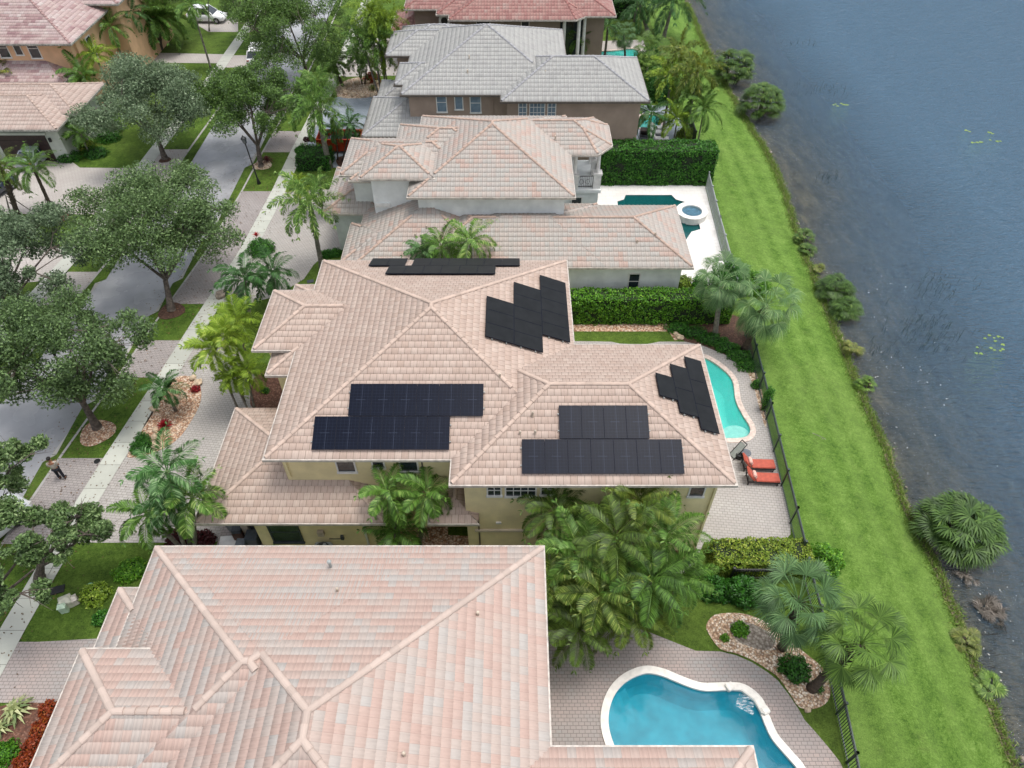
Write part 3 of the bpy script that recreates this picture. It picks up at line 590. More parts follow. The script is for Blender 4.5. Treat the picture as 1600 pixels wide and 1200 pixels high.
# ------------------------------------------------------------------ ROOFS AND HOUSES
def clip(poly, a, b, c):
    """keep a*x+b*y+c >= 0"""
    out = []
    for i in range(len(poly)):
        p, q = poly[i], poly[(i + 1) % len(poly)]; dp = a * p[0] + b * p[1] + c; dq = a * q[0] + b * q[1] + c
        if dp >= -1e-9: out.append(p)
        if (dp > 1e-9 and dq < -1e-9) or (dp < -1e-9 and dq > 1e-9):
            t = dp / (dp - dq); out.append((p[0] + (q[0] - p[0]) * t, p[1] + (q[1] - p[1]) * t))
    return out
def rect(x0, y0, x1, y1): return [(x0, y0), (x1, y0), (x1, y1), (x0, y1)]
RC = [0]; ROOFS = {}; CAPJOBS = []
def roof(house, poly, h, pitch, tm, cm, fm='fascia', expo=.36, period=0, amp=0, lift=.035, gut='gutter_w', cap_r=.10, edges=None, slab=True):
    RC[0] += 1; h += RC[0] % 7 * .003
    if area2(poly) < 0: poly = poly[::-1]
    n = len(poly); E = []
    for i in range(n):
        a, b = Vector(poly[i]), Vector(poly[(i + 1) % n]); t = (b - a).normalized(); E.append((a, t, Vector((-t.y, t.x))))
    cosp = 1 / math.sqrt(1 + pitch * pitch); cs = expo * cosp
    V = []; F = []; UV = []; regs = []
    uo = random.random() * 50
    for i, (a, t, nn) in enumerate(E):
        reg = list(poly)
        for j, (a2, t2, n2) in enumerate(E):
            if j != i:   # s_j - s_i >= 0
                reg = clip(reg, n2.x - nn.x, n2.y - nn.y, -n2.dot(a2) + nn.dot(a))
        regs.append(reg)
        if len(reg) < 3: continue
        us = [((Vector(p) - a).dot(t), (Vector(p) - a).dot(nn)) for p in reg]; smax = max(s for _, s in us)
        def iv(s):
            xs = []
            for q in range(len(us)):
                (u0, s0), (u1, s1) = us[q], us[(q + 1) % len(us)]
                if min(s0, s1) - 1e-7 <= s <= max(s0, s1) + 1e-7:
                    if abs(s1 - s0) < 1e-7: xs += [u0, u1]
                    else: xs.append(u0 + (u1 - u0) * (s - s0) / (s1 - s0))
            return min(xs), max(xs)
        k = 0
        while k * cs < smax - 1e-4:
            s0 = k * cs; s1 = min((k + 1) * cs, smax); l0, r0 = iv(s0 + 1e-6); l1, r1 = iv(s1 - 1e-6)
            ov = .07 if k == 0 else 0
            lo, hi = min(l0, l1), max(r0, r1)
            if period: m = max(2, int((hi - lo) / (period / 4.5))); g = np.linspace(lo, hi, m + 1)
            else: m = max(1, int((hi - lo) / .33)); g = np.linspace(lo, hi, m + 1)
            L = np.clip(g, l0, r0); U = np.clip(g, l1, r1)
            f = (s1 - s0) / cs
            pz = lambda u: amp * (np.abs(np.cos(math.pi * (u + uo) / period)) if period else 0 * u)
            jit = 0 if period else 1
            jz = (RNG.random(len(g)) - .5) * .008 * jit
            rows = []
            for u, s, up in ((L, s0 - ov, lift), (U, s1, lift * (1 - f)), (L, s0 - ov, -.01)):
                X = a.x + t.x * u + nn.x * s; Y = a.y + t.y * u + nn.y * s; Z = h + pitch * s + up + (pz(u) if up > -.005 else 0) + jz
                rows.append(np.stack([X, Y, Z], 1))
            b = len(V); V.extend(np.concatenate(rows)); M1 = len(g)
            for q in range(M1 - 1):
                F.append((b + q, b + q + 1, b + M1 + q + 1, b + M1 + q)); v0, v1 = (s0 + 1e-3) / cosp, (s1 - 1e-3) / cosp
                UV += [(L[q] + uo, v0), (L[q + 1] + uo, v0), (U[q + 1] + uo, v1), (U[q] + uo, v1)]
                F.append((b + 2 * M1 + q, b + 2 * M1 + q + 1, b + q + 1, b + q)); UV += [(L[q] + uo, v0), (L[q + 1] + uo, v0), (L[q + 1] + uo, v0), (L[q] + uo, v0)]
            k += 1
    r = link('roof', npmesh('roof', V, F, UV), tm, house)
    ROOFS.setdefault(house.name, []).append((E, h, pitch)); CAPJOBS.append((house.name, len(ROOFS[house.name]) - 1, E, regs, h, pitch, lift, amp, cap_r, cm, r))
    if slab: MB().prism(poly, h - .22, h - .012).build('fascia', fm, r)
    if gut:
        mb = MB(); q = offset(poly, .015); q2 = offset(poly, .13)
        for i in range(n):
            if edges is not None and i not in edges: continue
            j = (i + 1) % n; mb.add([(*q[i], h - .16), (*q[j], h - .16), (*q2[j], h - .16), (*q2[i], h - .16), (*q[i], h - .02), (*q[j], h - .02), (*q2[j], h - .02), (*q2[i], h - .02)], [(3, 2, 1, 0), (2, 3, 7, 6), (4, 7, 3, 0), (1, 2, 6, 5), (4, 5, 6, 7)])
        mb.build('gutter', gut, r)
    return r
def cap_all(house):
    """hip and ridge caps, left out where another wing of the same roof covers the line"""
    for (hn, me_i, E, regs, h, pitch, lift, amp, cap_r, cm, r) in CAPJOBS:
        if hn != house.name: continue
        n = len(E)
        def buried(p):
            for q, (E2, h2, p2) in enumerate(ROOFS[hn]):
                if q == me_i: continue
                s_ = min((Vector((p.x, p.y)) - a2).dot(n2) for a2, _, n2 in E2)
                if s_ > .02 and h2 + p2 * s_ > p.z - lift * .8 - amp * .5 - .13: return True
            return False
        mb = MB()
        for i in range(n):
            for j in range(i + 1, n):
                a, _, nn = E[i]; a2, _, n2 = E[j]
                sh = [p for p in regs[i] if abs((Vector(p) - a).dot(nn) - (Vector(p) - a2).dot(n2)) < 1e-4]
                if len(sh) < 2: continue
                p, q = max(((p, q) for p in sh for q in sh), key=lambda x: (Vector(x[0]) - Vector(x[1])).length)
                if (Vector(p) - Vector(q)).length < .2: continue
                P3 = [Vector((x[0], x[1], h + pitch * (Vector(x) - a).dot(nn) + lift * .8 + amp * .5)) for x in (p, q)]
                P3.sort(key=lambda v: v.z)
                d = P3[1] - P3[0]; Ln = d.length; d.normalize(); m = max(1, round(Ln / .38))
                side = d.cross(Vector((0, 0, 1))).normalized(); up = side.cross(d).normalized()
                for q in range(m):
                    s = Ln * q / m; e = Ln * (q + 1) / m + .04
                    if buried(P3[0] + d * (s + e) / 2): continue
                    vs = []
                    for dist, rr, lf in ((s, cap_r, .045), (e, cap_r * .86, .015)):
                        c = P3[0] + d * dist + up * (lf - .05)
                        vs += [c + side * rr * 1.05 * math.cos(w_) + up * rr * .8 * math.sin(w_) for w_ in np.linspace(0, math.pi, 7)]
                    mb.add(vs, [(k2, k2 + 1, 8 + k2, 7 + k2) for k2 in range(6)] + [tuple(range(7))[::-1]])
        if mb.v: mb.build('ridge_cap', cm, r)
def walls(house, boxes, mat, name='wall'):
    cap_all(house)
    mb = MB()
    for i, (x0, y0, x1, y1, z1) in enumerate(boxes): mb.bb(x0, y0, -.1, x1, y1, z1 - .12 - i * .004)
    return mb.build(name, mat, house)
def window(house, x, z0, wd, ht, plane, face='S', cols=1, rows=2, glass='glass', frame='white', arch=False):
    """x along the wall, z0 sill; plane is the wall's coordinate; face S, E or W"""
    rot = {'S': 0, 'E': R(90), 'W': R(-90)}[face]
    loc = {'S': (x, plane, z0), 'E': (plane, x, z0), 'W': (plane, x, z0)}[face]
    mb = MB(); t = .07
    mb.bb(-wd / 2 - t, -.05, -t, -wd / 2, .03, ht + t); mb.bb(wd / 2, -.05, -t, wd / 2 + t, .03, ht + t); mb.bb(-wd / 2, -.045, ht, wd / 2, .03, ht + t); mb.bb(-wd / 2 - t - .03, -.09, -t - .04, wd / 2 + t + .03, .03, -.0)
    for i in range(1, cols): xx = -wd / 2 + wd * i / cols; mb.bb(xx - .018, -.04, 0, xx + .018, .0, ht)
    for i in range(1, rows): zz = ht * i / rows; mb.bb(-wd / 2, -.038, zz - .022, wd / 2, .0, zz + .022)
    f = mb.build('window', frame, house); f.location = loc; f.rotation_euler = (0, 0, rot)
    MB().bb(-wd / 2, -.02, 0, wd / 2, .02, ht).build('pane', glass, f)
    return f
def win_px(house, x0, x1, yb, Y, ht, **kw):
    a, z = on_wall(x0, yb, Y); b, _ = on_wall(x1, yb, Y); return window(house, (a + b) / 2, z, b - a, ht, Y - .002, **kw)
def pipe(house, x, Y, z0, z1, mat='gutter_w', r=.045, name='downspout'): return MB().bb(x - r, Y - 2 * r, z0, x + r, Y, z1).build(name, mat, house)
def vent(house, x, y, z, mat='fascia'): return MB().lathe((x, y, z - .1), [(.05, 0), (.05, .3), (.06, .3), (.03, .33)], 8).build('vent_pipe', mat, house)

# ---- A: the solar house
A = empty('house', (0, 0, 0), 0, 'yellow stucco house with blush tile roof carrying the solar arrays', 'house')
kA = dict(tm='tile_A', cm='cap_A', expo=.33, pitch=.39)
roof(A, rect(-10.75, 18.94, 3.05, 33.03), 6.3, **kA)
roof(A, rect(-2.55, 17.59, 9.42, 26.02), 6.3, **kA)
roof(A, rect(-12.95, 25.79, -6, 30.33), 6.3, **kA)
roof(A, rect(-12.1, 24.53, -5, 31.45), 5.8, **kA)
roof(A, rect(-14.3, 17.6, -5.8, 24.4), 3.3, **kA, edges=[0, 3])
roof(A, rect(-3.7, 17.58, -1.58, 21.2), 3.3, **kA, edges=[0, 3])
walls(A, [(-10.35, 19.4, 2.6, 32.6, 6.3), (-2.1, 18.05, 9.0, 25.6, 6.3), (-12.5, 26.3, -7, 29.8, 6.3), (-11.6, 25.0, -7, 30.9, 5.8), (-12.2, 18.2, -6.2, 24.0, 3.3), (-13.8, 20.1, -11.9, 23.95, 3.28)], 'wall_A')
win_px(A, 530, 556, 736, 19.4, .95, rows=1); win_px(A, 584, 600, 729, 19.4, .8, rows=1); win_px(A, 628, 653, 735, 19.4, .95, rows=1)
win_px(A, 763, 782, 773, 18.05, .75, cols=2, rows=2); win_px(A, 791, 836, 774, 18.05, .8, cols=4, rows=2); win_px(A, 846, 864, 772, 18.05, .75, cols=2, rows=2); win_px(A, 1076, 1097, 774, 18.05, .75, rows=1)
MB().bb(*(lambda a: (a[0], 17.95, a[1] - .07, a[0] + 4.5, 18.06, a[1] + .07))(on_wall(742, 829, 18.0))).build('stucco_band', 'wall_C', A)
a, z = on_wall(775, 817, 18.05); MB().bb(a, 17.97, z, a + .25, 18.06, z + .12).build('vent_cover', 'white', A)
window(A, -10.85, .6, 1.35, 1.75, 18.198, rows=2, cols=1, frame='dgrey')
pipe(A, -10.2, 19.4, 4.3, 6.1, 'wall_A', name='downspout'); pipe(A, 8.9, 18.05, .05, 6.1, 'wall_A'); pipe(A, -4.05, 19.4, 4.0, 6.1, 'fascia_dark', .03); pipe(A, -7.0, 18.2, .05, 3.1, 'white'); pipe(A, -1.55, 18.05, .05, 3.2, 'fascia_dark', .03)
vent(A, -.55, 22.2, 8.0); vent(A, .9, 20.35, 7.5); vent(A, 1.0, 19.6, 7.15); vent(A, .35, 19.6, 7.1)
ab = MB(); c = on_wall(497, 838, 18.05); ab.bb(c[0], 18.03, c[1], c[0] + .3, 18.2, c[1] + .35); ab.build('electrical_box', 'fascia', A)
ab = MB(); c = on_wall(533, 845, 18.05); ab.bb(c[0], 18.08, c[1], c[0] + .14, 18.2, c[1] + .3); ab.tube([(c[0] + .07, 18.16, c[1]), (c[0] - .3, 18.16, c[1] - .02), (c[0] - .6, 18.16, c[1])], .02, 6); ab.build('disconnect_switch', 'dgrey', A)

# ---- solar arrays (each array rests on the roof)
def plane_pt(o, u, v, n, a, b, c): return o + u * a + v * b + n * c
def solar(label, o, u, v, rows, mat='solar', lift=.13):
    """o world corner on the roof plane, u/v unit vectors in the plane; rows = list of (u0, v0, panel_w, panel_h, count, axis)"""
    u = Vector(u).normalized(); v = Vector(v).normalized(); n = u.cross(v)
    if n.z < 0: n = -n
    O = Vector(o); e = empty('solar_array', O, 0, label, 'solar array', 'solar arrays on the blush tile roof')
    T = Matrix((u, v, n)).transposed().to_4x4()
    e.matrix_world = Matrix.Translation(O) @ T
    if T.determinant() < 0: raise RuntimeError('left handed')
    for (u0, v0, pw, ph, cnt, du, dv) in rows:
        for i in range(cnt):
            a = u0 + i * du; b = v0 + i * dv; g = .004
            me = MB().bb(a + g, b + g, lift, a + pw - g, b + ph - g, lift + .04)
            p = me.build('solar_panel', 'solar_frame', e)
            q = .03; x0, x1, y0, y1 = a + g + q * .5, a + pw - g - q * .5, b + g + q * .5, b + ph - g - q * .5
            UV = [(0, 0), (1, 0), (1, 1), (0, 1)]
            if pw > ph: UV = [(0, 1), (0, 0), (1, 0), (1, 1)]
            link('cell_sheet', npmesh('cell_sheet', [(x0, y0, lift + .043), (x1, y0, lift + .043), (x1, y1, lift + .043), (x0, y1, lift + .043)], [(0, 1, 2, 3)], UV), mat, p)
        rail = MB()
        for f in (.25, .75):
            if dv == 0: rail.bb(u0 - .06, v0 + ph * f - .02, .06, u0 + du * cnt + .06, v0 + ph * f + .02, lift - .004)
            else: rail.bb(u0 + pw * f - .02, v0 - .06, .06, u0 + pw * f + .02, v0 + dv * cnt + .06, lift - .004)
        rail.build('mounting_rail', 'alu', e)
PT = .39; sq = math.sqrt(1 + PT * PT)
zS = lambda y: 6.3 + PT * (y - 18.94); zW = lambda y: 6.3 + PT * (y - 17.59)
solar('dark blue solar array of two staggered rows of six facing the camera', (-8.74, 19.23, zS(19.23)), (1, 0, 0), (0, 1, PT), [(0, 0, 1.0, 1.54, 6, 1.0, 0), (1.46, 1.56, 1.0, 1.54, 6, 1.0, 0)])
solar('dark blue solar array of four panels above seven on the pool wing', (.42, 17.93, zW(17.93)), (1, 0, 0), (0, 1, PT), [(0, 0, .983, 1.53, 7, .983, 0), (1.63, 1.55, .972, 1.53, 4, .972, 0)])
zE = lambda x: 6.3 + PT * (3.05 - x)
solar('black solar array of three stepped columns on the lake-side main slope', (2.87, 24.73, zE(2.87)), (0, 1, 0), (-1, 0, PT), [(1.3, 0, .95, 1.52, 5, .95, 0), (0, 1.52, .95, 1.52, 5, .95, 0), (0, 3.04, .99, 1.46, 3, .99, 0)], 'solar_k')
zE2 = lambda x: 6.3 + PT * (9.42 - x)
solar('black solar array of three short stepped columns beside the turquoise pool', (9.17, 20.07, zE2(9.17)), (0, 1, 0), (-1, 0, PT), [(0, 0, 1.53, .94, 3, 1.53, 0), (.68, .94, 1.53, .94, 2, 1.53, 0), (1.4, 1.88, 1.42, .92, 1, 1.42, 0)], 'solar_k')
zN = lambda y: 6.3 + PT * (33.03 - y)
solar('black solar array on the far slope against the neighbouring tile roof', (.44, 33.15, zN(33.15) + .02), (-1, 0, 0), (0, -1, PT), [(0, 0, 1.0, 1.46, 6, 1.0, 0), (6.4, 0, 1.0, 1.46, 2, 1.0, 0), (1.34, 1.47, .98, 1.56, 6, .98, 0)], 'solar_k', .08)

# ---- C: the big pale roof in front
C = empty('house', (0, 0, 0), 0, 'nearest house, under a broad pink and grey mottled tile roof', 'house')
kC = dict(tm='tile_C', cm='cap_C', expo=.33, period=.145, amp=.026, lift=.014, cap_r=.125, gut='gutter_w')
hC = 6.2
pC = .47
cNW = at(245, 857, hC); cNE = at(845, 857, hC); xE = at(858, 1172, hC)[0]; wS = at(60, 1200, hC)
kC = dict(kC, pitch=.42)
roof(C, rect(-13.2, -.6, 1.17, 14.55), hC, **kC)
roof(C, rect(-14.0, 3.75, -3.0, 14.54), hC, **kC)
roof(C, rect(-15.05, 6.3, -5.0, 13.0), hC - .455, **kC)
roof(C, rect(-14.83, 5.5, -6.0, 10.15), 6.85, **kC)
roof(C, rect(-4.0, -4, 7.72, 7.2), hC - .01, **kC)
walls(C, [(-12.5, 0, .5, 13.8, 6.2), (-13.3, 4.5, -4, 13.7, 6.2), (-14.3, 0, -6, 12.3, 5.8), (-14.1, 6.1, -6, 9.4, 6.8), (-1, -3, .6, 6.3, 6.2)], 'wall_C')
mb = MB()
for x in (3.2, 6.9): mb.bb(x, 6.0, -.1, x + .45, 6.45, 6.05)
mb.build('porch_column', 'wall_C', C)
vent(C, -6.3, 12.2, 7.2); vent(C, -3.2, 6.5, 8.1); vent(C, -1.2, 11.3, 7.2)
MB().lathe((*at(517, 886, 6.7)[:2], 6.75), [(.06, 0), (.06, .35), (.09, .36), (.05, .42)], 10).build('vent_pipe', 'alu', C)

# ---- B: pale blue house behind
B = empty('house', (0, 0, 0), 0, 'pale blue stucco house with weathered tile roof and corner balcony', 'house')
kB = dict(tm='tile_B', cm='cap_B', expo=.36, period=.29, amp=.035, lift=.05, pitch=.39)
kBu = dict(kB, pitch=.42)
roof(B, rect(-10.1, 36.2, -1.0, 48.5), 3.5, **kB); roof(B, rect(-4.2, 36.205, 5.9, 43.3), 3.5, **kB)
roof(B, rect(-6.0, 36.21, 11.36, 43.1), 3.5, **kB)
roof(B, rect(-10.9, 37.0, -5, 41.2), 3.3, **kB)
roof(B, rect(-13.0, 42.25, -9, 48.2), 3.5, **kB)
roof(B, rect(-6.6, 39.8, 3.95, 50.7), 6.3, **kBu)
roof(B, rect(-8.1, 43.2, -1, 49.35), 6.3, **kBu)
roof(B, rect(-11.35, 42.5, -3, 47.3), 6.3, **kBu)
roof(B, rect(-10.7, 42.1, -5, 47.0), 6.1, **kBu)
roof(B, rect(-9.75, 41.05, -5.1, 45.6), 6.9, **kBu)
roof(B, [(-1.5, 45.15), (5.9, 45.15), (6.95, 46.4), (6.95, 49.3), (6.0, 50.4), (-1.5, 50.4)], 6.32, **kBu)
walls(B, [(-9.4, 36.7, -2, 48, 3.5), (-5, 36.65, 10.9, 42.7, 3.5), (-10.4, 37.5, -6, 41.2, 3.3), (-12.5, 42.8, -9, 47.7, 3.5), (-6.1, 40.3, 3.4, 50.2, 6.3), (-7.6, 43.8, -2, 48.9, 6.3), (-10.8, 43.1, -4, 46.8, 6.3), (-9.25, 41.6, -5.6, 45.2, 6.9), (2.5, 46.6, 4.4, 49.6, 6.3)], 'wall_B')
win_px(B, 981, 996, 450, 36.65, 1.15, rows=2)
a, z = on_wall(590, 319, 41.65); MB().bb(-9.15, 41.45, z - .12, -8.2, 41.65, z + .12).build('wall_ledge', 'white', B)
window(B, 47.8, 1.2, .8, 1.5, 6.32, face='E', rows=2); window(B, 41.6, 4.6, .7, 1.2, 3.42, face='E', rows=2); window(B, 44.2, .3, 1.4, 2.3, 3.42, face='E', rows=1, cols=2)
# two-storey balcony tower
mb = MB(); mb.bb(3.0, 45.8, -.1, 6.3, 49.8, 2.95); mb.bb(2.9, 45.65, 2.95, 6.45, 49.95, 3.2); mb.build('balcony_wall', 'wall_B', B)
window(B, 4.75, 1.0, .7, 1.5, 45.8, face='S', rows=2)
for x, y in ((6.15, 46.1), (6.15, 48.0), (6.15, 49.6), (4.5, 45.95)):
    mb = MB(); mb.bb(x - .27, y - .27, 3.2, x + .27, y + .27, 4.3); mb.bb(x - .33, y - .33, 4.3, x + .33, y + .33, 4.42); mb.lathe((x, y, 4.4), [(.15, 0), (.13, 1.5), (.2, 1.55), (.2, 1.75)], 12); mb.build('column', 'white', B)
def railing(parent, a, b, z, h=.9, mat='iron'):
    a, b = Vector(a), Vector(b); L = (b - a).length; d = (b - a).normalized(); mb = MB(); rz = math.atan2(d.y, d.x)
    for zz in (z + .08, z + h): m = (a + b) / 2; mb.box((m.x, m.y, zz), (L, .04, .04), rz)
    n = int(L / .13)
    for i in range(n + 1):
        p = a + d * L * i / n; mb.box((p.x, p.y, z + h / 2), (.018, .018, h), rz)
    for i in range(int(L / .45)):
        c = a + d * (.22 + .45 * i); mb.tube([(c.x + d.x * .14 * math.cos(t), c.y + d.y * .14 * math.cos(t), z + h / 2 + .2 * math.sin(t)) for t in np.linspace(0, 6.28, 11)], .014, 4, False)
    return mb.build('railing', mat, parent)
railing(B, (3.25, 45.95), (4.25, 45.95), 3.25); railing(B, (4.8, 45.95), (5.85, 45.98), 3.25); railing(B, (6.2, 46.4), (6.2, 47.7), 3.25)
vent(B, 9.2, 38.3, 4.4); vent(B, 8.0, 37.8, 4.2); vent(B, -6.2, 38.2, 4.4); vent(B, -5.5, 38.8, 4.6); vent(B, 3.0, 46.2, 6.9)

# ---- D: grey-roofed taupe house
D = empty('house', (0, 0, 0), 0, 'taupe stucco house under a pale grey tile roof', 'house')
kD = dict(tm='tile_D', cm='cap_D', expo=.42, period=.29, amp=.04, lift=.035, pitch=.43, gut='fascia_dark', fm='fascia_dark')
roof(D, rect(-8.6, 54.4, 4.5, 67.4), 6.3, **kD)
roof(D, rect(-.8, 53.25, 10.5, 61.3), 6.3, **kD)
roof(D, rect(-10.7, 61.8, -3, 66.9), 6.3, **kD)
roof(D, rect(-9.9, 62.5, -3, 68.1), 6.3, **kD)
roof(D, rect(-9.3, 56.15, -4, 60.1), 6.3, **kD)
roof(D, rect(-11.9, 53.15, -5, 60.0), 3.5, **kD)
roof(D, rect(-11.6, 59.0, -6, 63.5), 3.4, **kD)
walls(D, [(-8.15, 54.85, 4.1, 66.9, 6.3), (-.4, 53.7, 10.0, 60.8, 6.3), (-9.9, 62.5, -4, 66.2, 6.3), (-8.6, 57, -5, 59.5, 6.3), (-11.2, 53.9, -6, 59.3, 3.5)], 'wall_D')
for x0, x1, yb in ((684, 698, 174), (712, 723, 170), (736, 751, 175)): win_px(D, x0, x1, yb, 54.85, 1.5 if x0 != 712 else 1.3, rows=2 if x0 != 712 else 1, glass='glass_b')
for x0, x1, cc in ((811, 822, 2), (828, 850, 4), (856, 867, 2)): win_px(D, x0, x1, 184, 53.7, 1.3, rows=3, cols=cc, glass='glass_b')
pipe(D, -1.55, 54.85, 3, 6.1, 'wall_D'); pipe(D, -.3, 54.85, 3, 6.1, 'gutter_g')
vent(D, 2.6, 55.9, 7.3); vent(D, -3.4, 57.6, 7.8); vent(D, -3.5, 56.3, 7.2)
# ---- E: red-roofed house
Eh = empty('house', (0, 0, 0), 0, 'mushroom coloured house under a red tile roof at the far end', 'house')
kE = dict(tm='tile_E', cm='cap_E', expo=.42, period=.29, amp=.04, lift=.035, pitch=.42)
roof(Eh, [(-5.9, 70.85), (6.0, 70.85), (7.2, 72.0), (7.2, 83), (-5.9, 83)], 6.0, **kE)
roof(Eh, rect(-7.15, 72.2, 0, 84), 6.0, **kE); roof(Eh, rect(-10.4, 73.6, -2, 85), 6.0, **kE); roof(Eh, rect(0, 71.75, 9.8, 83), 6.0, **kE)
roof(Eh, rect(-12.2, 75, -8, 81), 3.3, **kE); roof(Eh, rect(-9.3, 71.9, -5, 76), 3.3, **kE)
walls(Eh, [(-5.2, 71.7, 4.6, 82, 6), (-6.4, 73, -1, 83, 6), (-9.6, 74.4, -3, 84, 6), (0, 73.2, 9.0, 82, 6), (-11.4, 75.8, -8, 80.5, 3.3), (-8.6, 72.7, -6, 75.5, 3.3)], 'wall_E')
MB().tube([(-6.55, 72.72, 5.2), (-6.55, 72.98, 5.2)], [.55, .55], 20).build('round_window', 'white', Eh); MB().tube([(-6.55, 72.7, 5.2), (-6.55, 72.8, 5.2)], [.33, .33], 20).build('pane', 'glass', Eh)
win_px(Eh, 815, 826, 43, 71.7, 1.2, rows=1); win_px(Eh, 745, 765, 40, 71.7, .7, rows=1)
MB().bb(4.7, 73.1, 0, 7.0, 73.25, 5.6).build('window', 'glass', Eh)
for x in (5.0, 6.4, 7.0): MB().lathe((x, 72.3 if x > 6.5 else 71.5, 0), [(.18, 0), (.16, 5.7), (.24, 5.75), (.24, 5.85)], 12).build('column', 'white', Eh)
# ---- F: peach house across the street
Fh = empty('house', (0, 0, 0), 0, 'peach stucco house with plum mottled tile roof across the street', 'house')
kF = dict(tm='tile_F', cm='cap_F', expo=.34, pitch=.42, fm='gutter_g', gut='gutter_g')
roof(Fh, rect(-54, 64.4, -38.7, 80), 6.3, **kF); roof(Fh, rect(-52, 63.1, -39.9, 72), 3.5, **kF); roof(Fh, rect(-45, 72.0, -37.2, 84), 7.0, **kF)
walls(Fh, [(-53, 65.3, -39.4, 79, 6.3), (-51, 64.0, -40.7, 71, 3.5), (-44, 72.6, -37.8, 83, 7.0), (-42.5, 66, -39.2, 73, 6.2)], 'wall_F')
for x0, x1, yb in ((3, 18, 89), (27, 37, 85), (51, 66, 90)): win_px(Fh, x0, x1, yb, 65.3, 1.6, rows=2)
win_px(Fh, -14, 3, 141, 64.0, 1.5, rows=2); win_px(Fh, 20, 38, 140, 64.0, 1.3, rows=2)
mb = MB(); mb.tube([(-39.38, 66.6, 4.2), (-39.28, 66.6, 4.2)], [.55, .55], 20); mb.build('round_window', 'white', Fh)
window(Fh, 68.2, 3.5, .8, 1.9, -39.18, face='E', rows=2)
pipe(Fh, -40.1, 65.3, 3.8, 6.1, 'wall_F')
# ---- G: pale garage wing
G = empty('house', (0, 0, 0), 0, 'low pale green garage wing with rose tile roof and brown door', 'house')
kG = dict(tm='tile_G', cm='cap_G', expo=.40, period=.3, amp=.03, pitch=.39, fm='gutter_g', gut='gutter_g')
roof(G, rect(-54, 54.65, -37.0, 61.2), 3.3, **kG); roof(G, rect(-54, 57.0, -36.3, 62.8), 3.5, **kG)
walls(G, [(-53, 55.5, -37.6, 61, 3.3), (-53, 58, -37.0, 62, 3.4)], 'wall_G')
gx0, _ = on_wall(8, 240, 55.5); gx1, _ = on_wall(84, 240, 55.5)
mb = MB(); mb.bb(gx0, 55.42, 0, gx1, 55.52, 2.4)
for i in range(1, 5): mb.bb(gx0, 55.40, i * .48 - .015, gx1, 55.44, i * .48 + .015)
mb.build('garage_door', 'garage', G); MB().bb(gx0 - .18, 55.38, 2.4, gx1 + .18, 55.5, 2.6).build('door_lintel', 'wall_G', G)
for yy in (58.6, 60.2): window(G, yy, .9, .9, 1.4, -36.98, face='E', rows=1)
MB().box((gx1 + .35, 55.36, 2.0), (.16, .18, .32)).build('wall_lamp', 'black', G)

# ------------------------------------------------------------------ TREES AND PLANTS
def leaf_quads(C, D, Nn, L, W, droop=0):
    """C centres (n,3), D leaf direction, Nn normal, L length, W width -> rhombus leaves"""
    D = D / np.linalg.norm(D, axis=1, keepdims=True); S = np.cross(D, Nn); S /= np.linalg.norm(S, axis=1, keepdims=True) + 1e-9
    L = np.broadcast_to(np.asarray(L, dtype=float).reshape(-1, 1), (len(C), 1)); W = np.broadcast_to(np.asarray(W, dtype=float).reshape(-1, 1), (len(C), 1))
    V = np.stack([C - D * L / 2, C + S * W / 2 - D * L * .05, C + D * L / 2, C - S * W / 2 - D * L * .05], 1).reshape(-1, 3)
    return V, np.arange(len(V)).reshape(-1, 4)
def rdirs(n, up=0.):
    d = RNG.normal(size=(n, 3)); d[:, 2] += up; return d / np.linalg.norm(d, axis=1, keepdims=True)
def leafball(centers, radii, n, L, W, up=.6, hollow=.45, zsq=.75):
    centers = np.asarray(centers); radii = np.asarray(radii); p = radii ** 2 / (radii ** 2).sum(); k = RNG.choice(len(centers), n, p=p)
    d = rdirs(n, .25); r = (hollow + (1 - hollow) * RNG.random(n) ** .6) * radii[k]
    P = centers[k] + d * r[:, None] * np.array([1, 1, zsq])
    nn = rdirs(n, up) + d * .5; D = rdirs(n); return leaf_quads(P, D, nn, L * (.7 + .6 * RNG.random(n)), W * (.7 + .6 * RNG.random(n)))

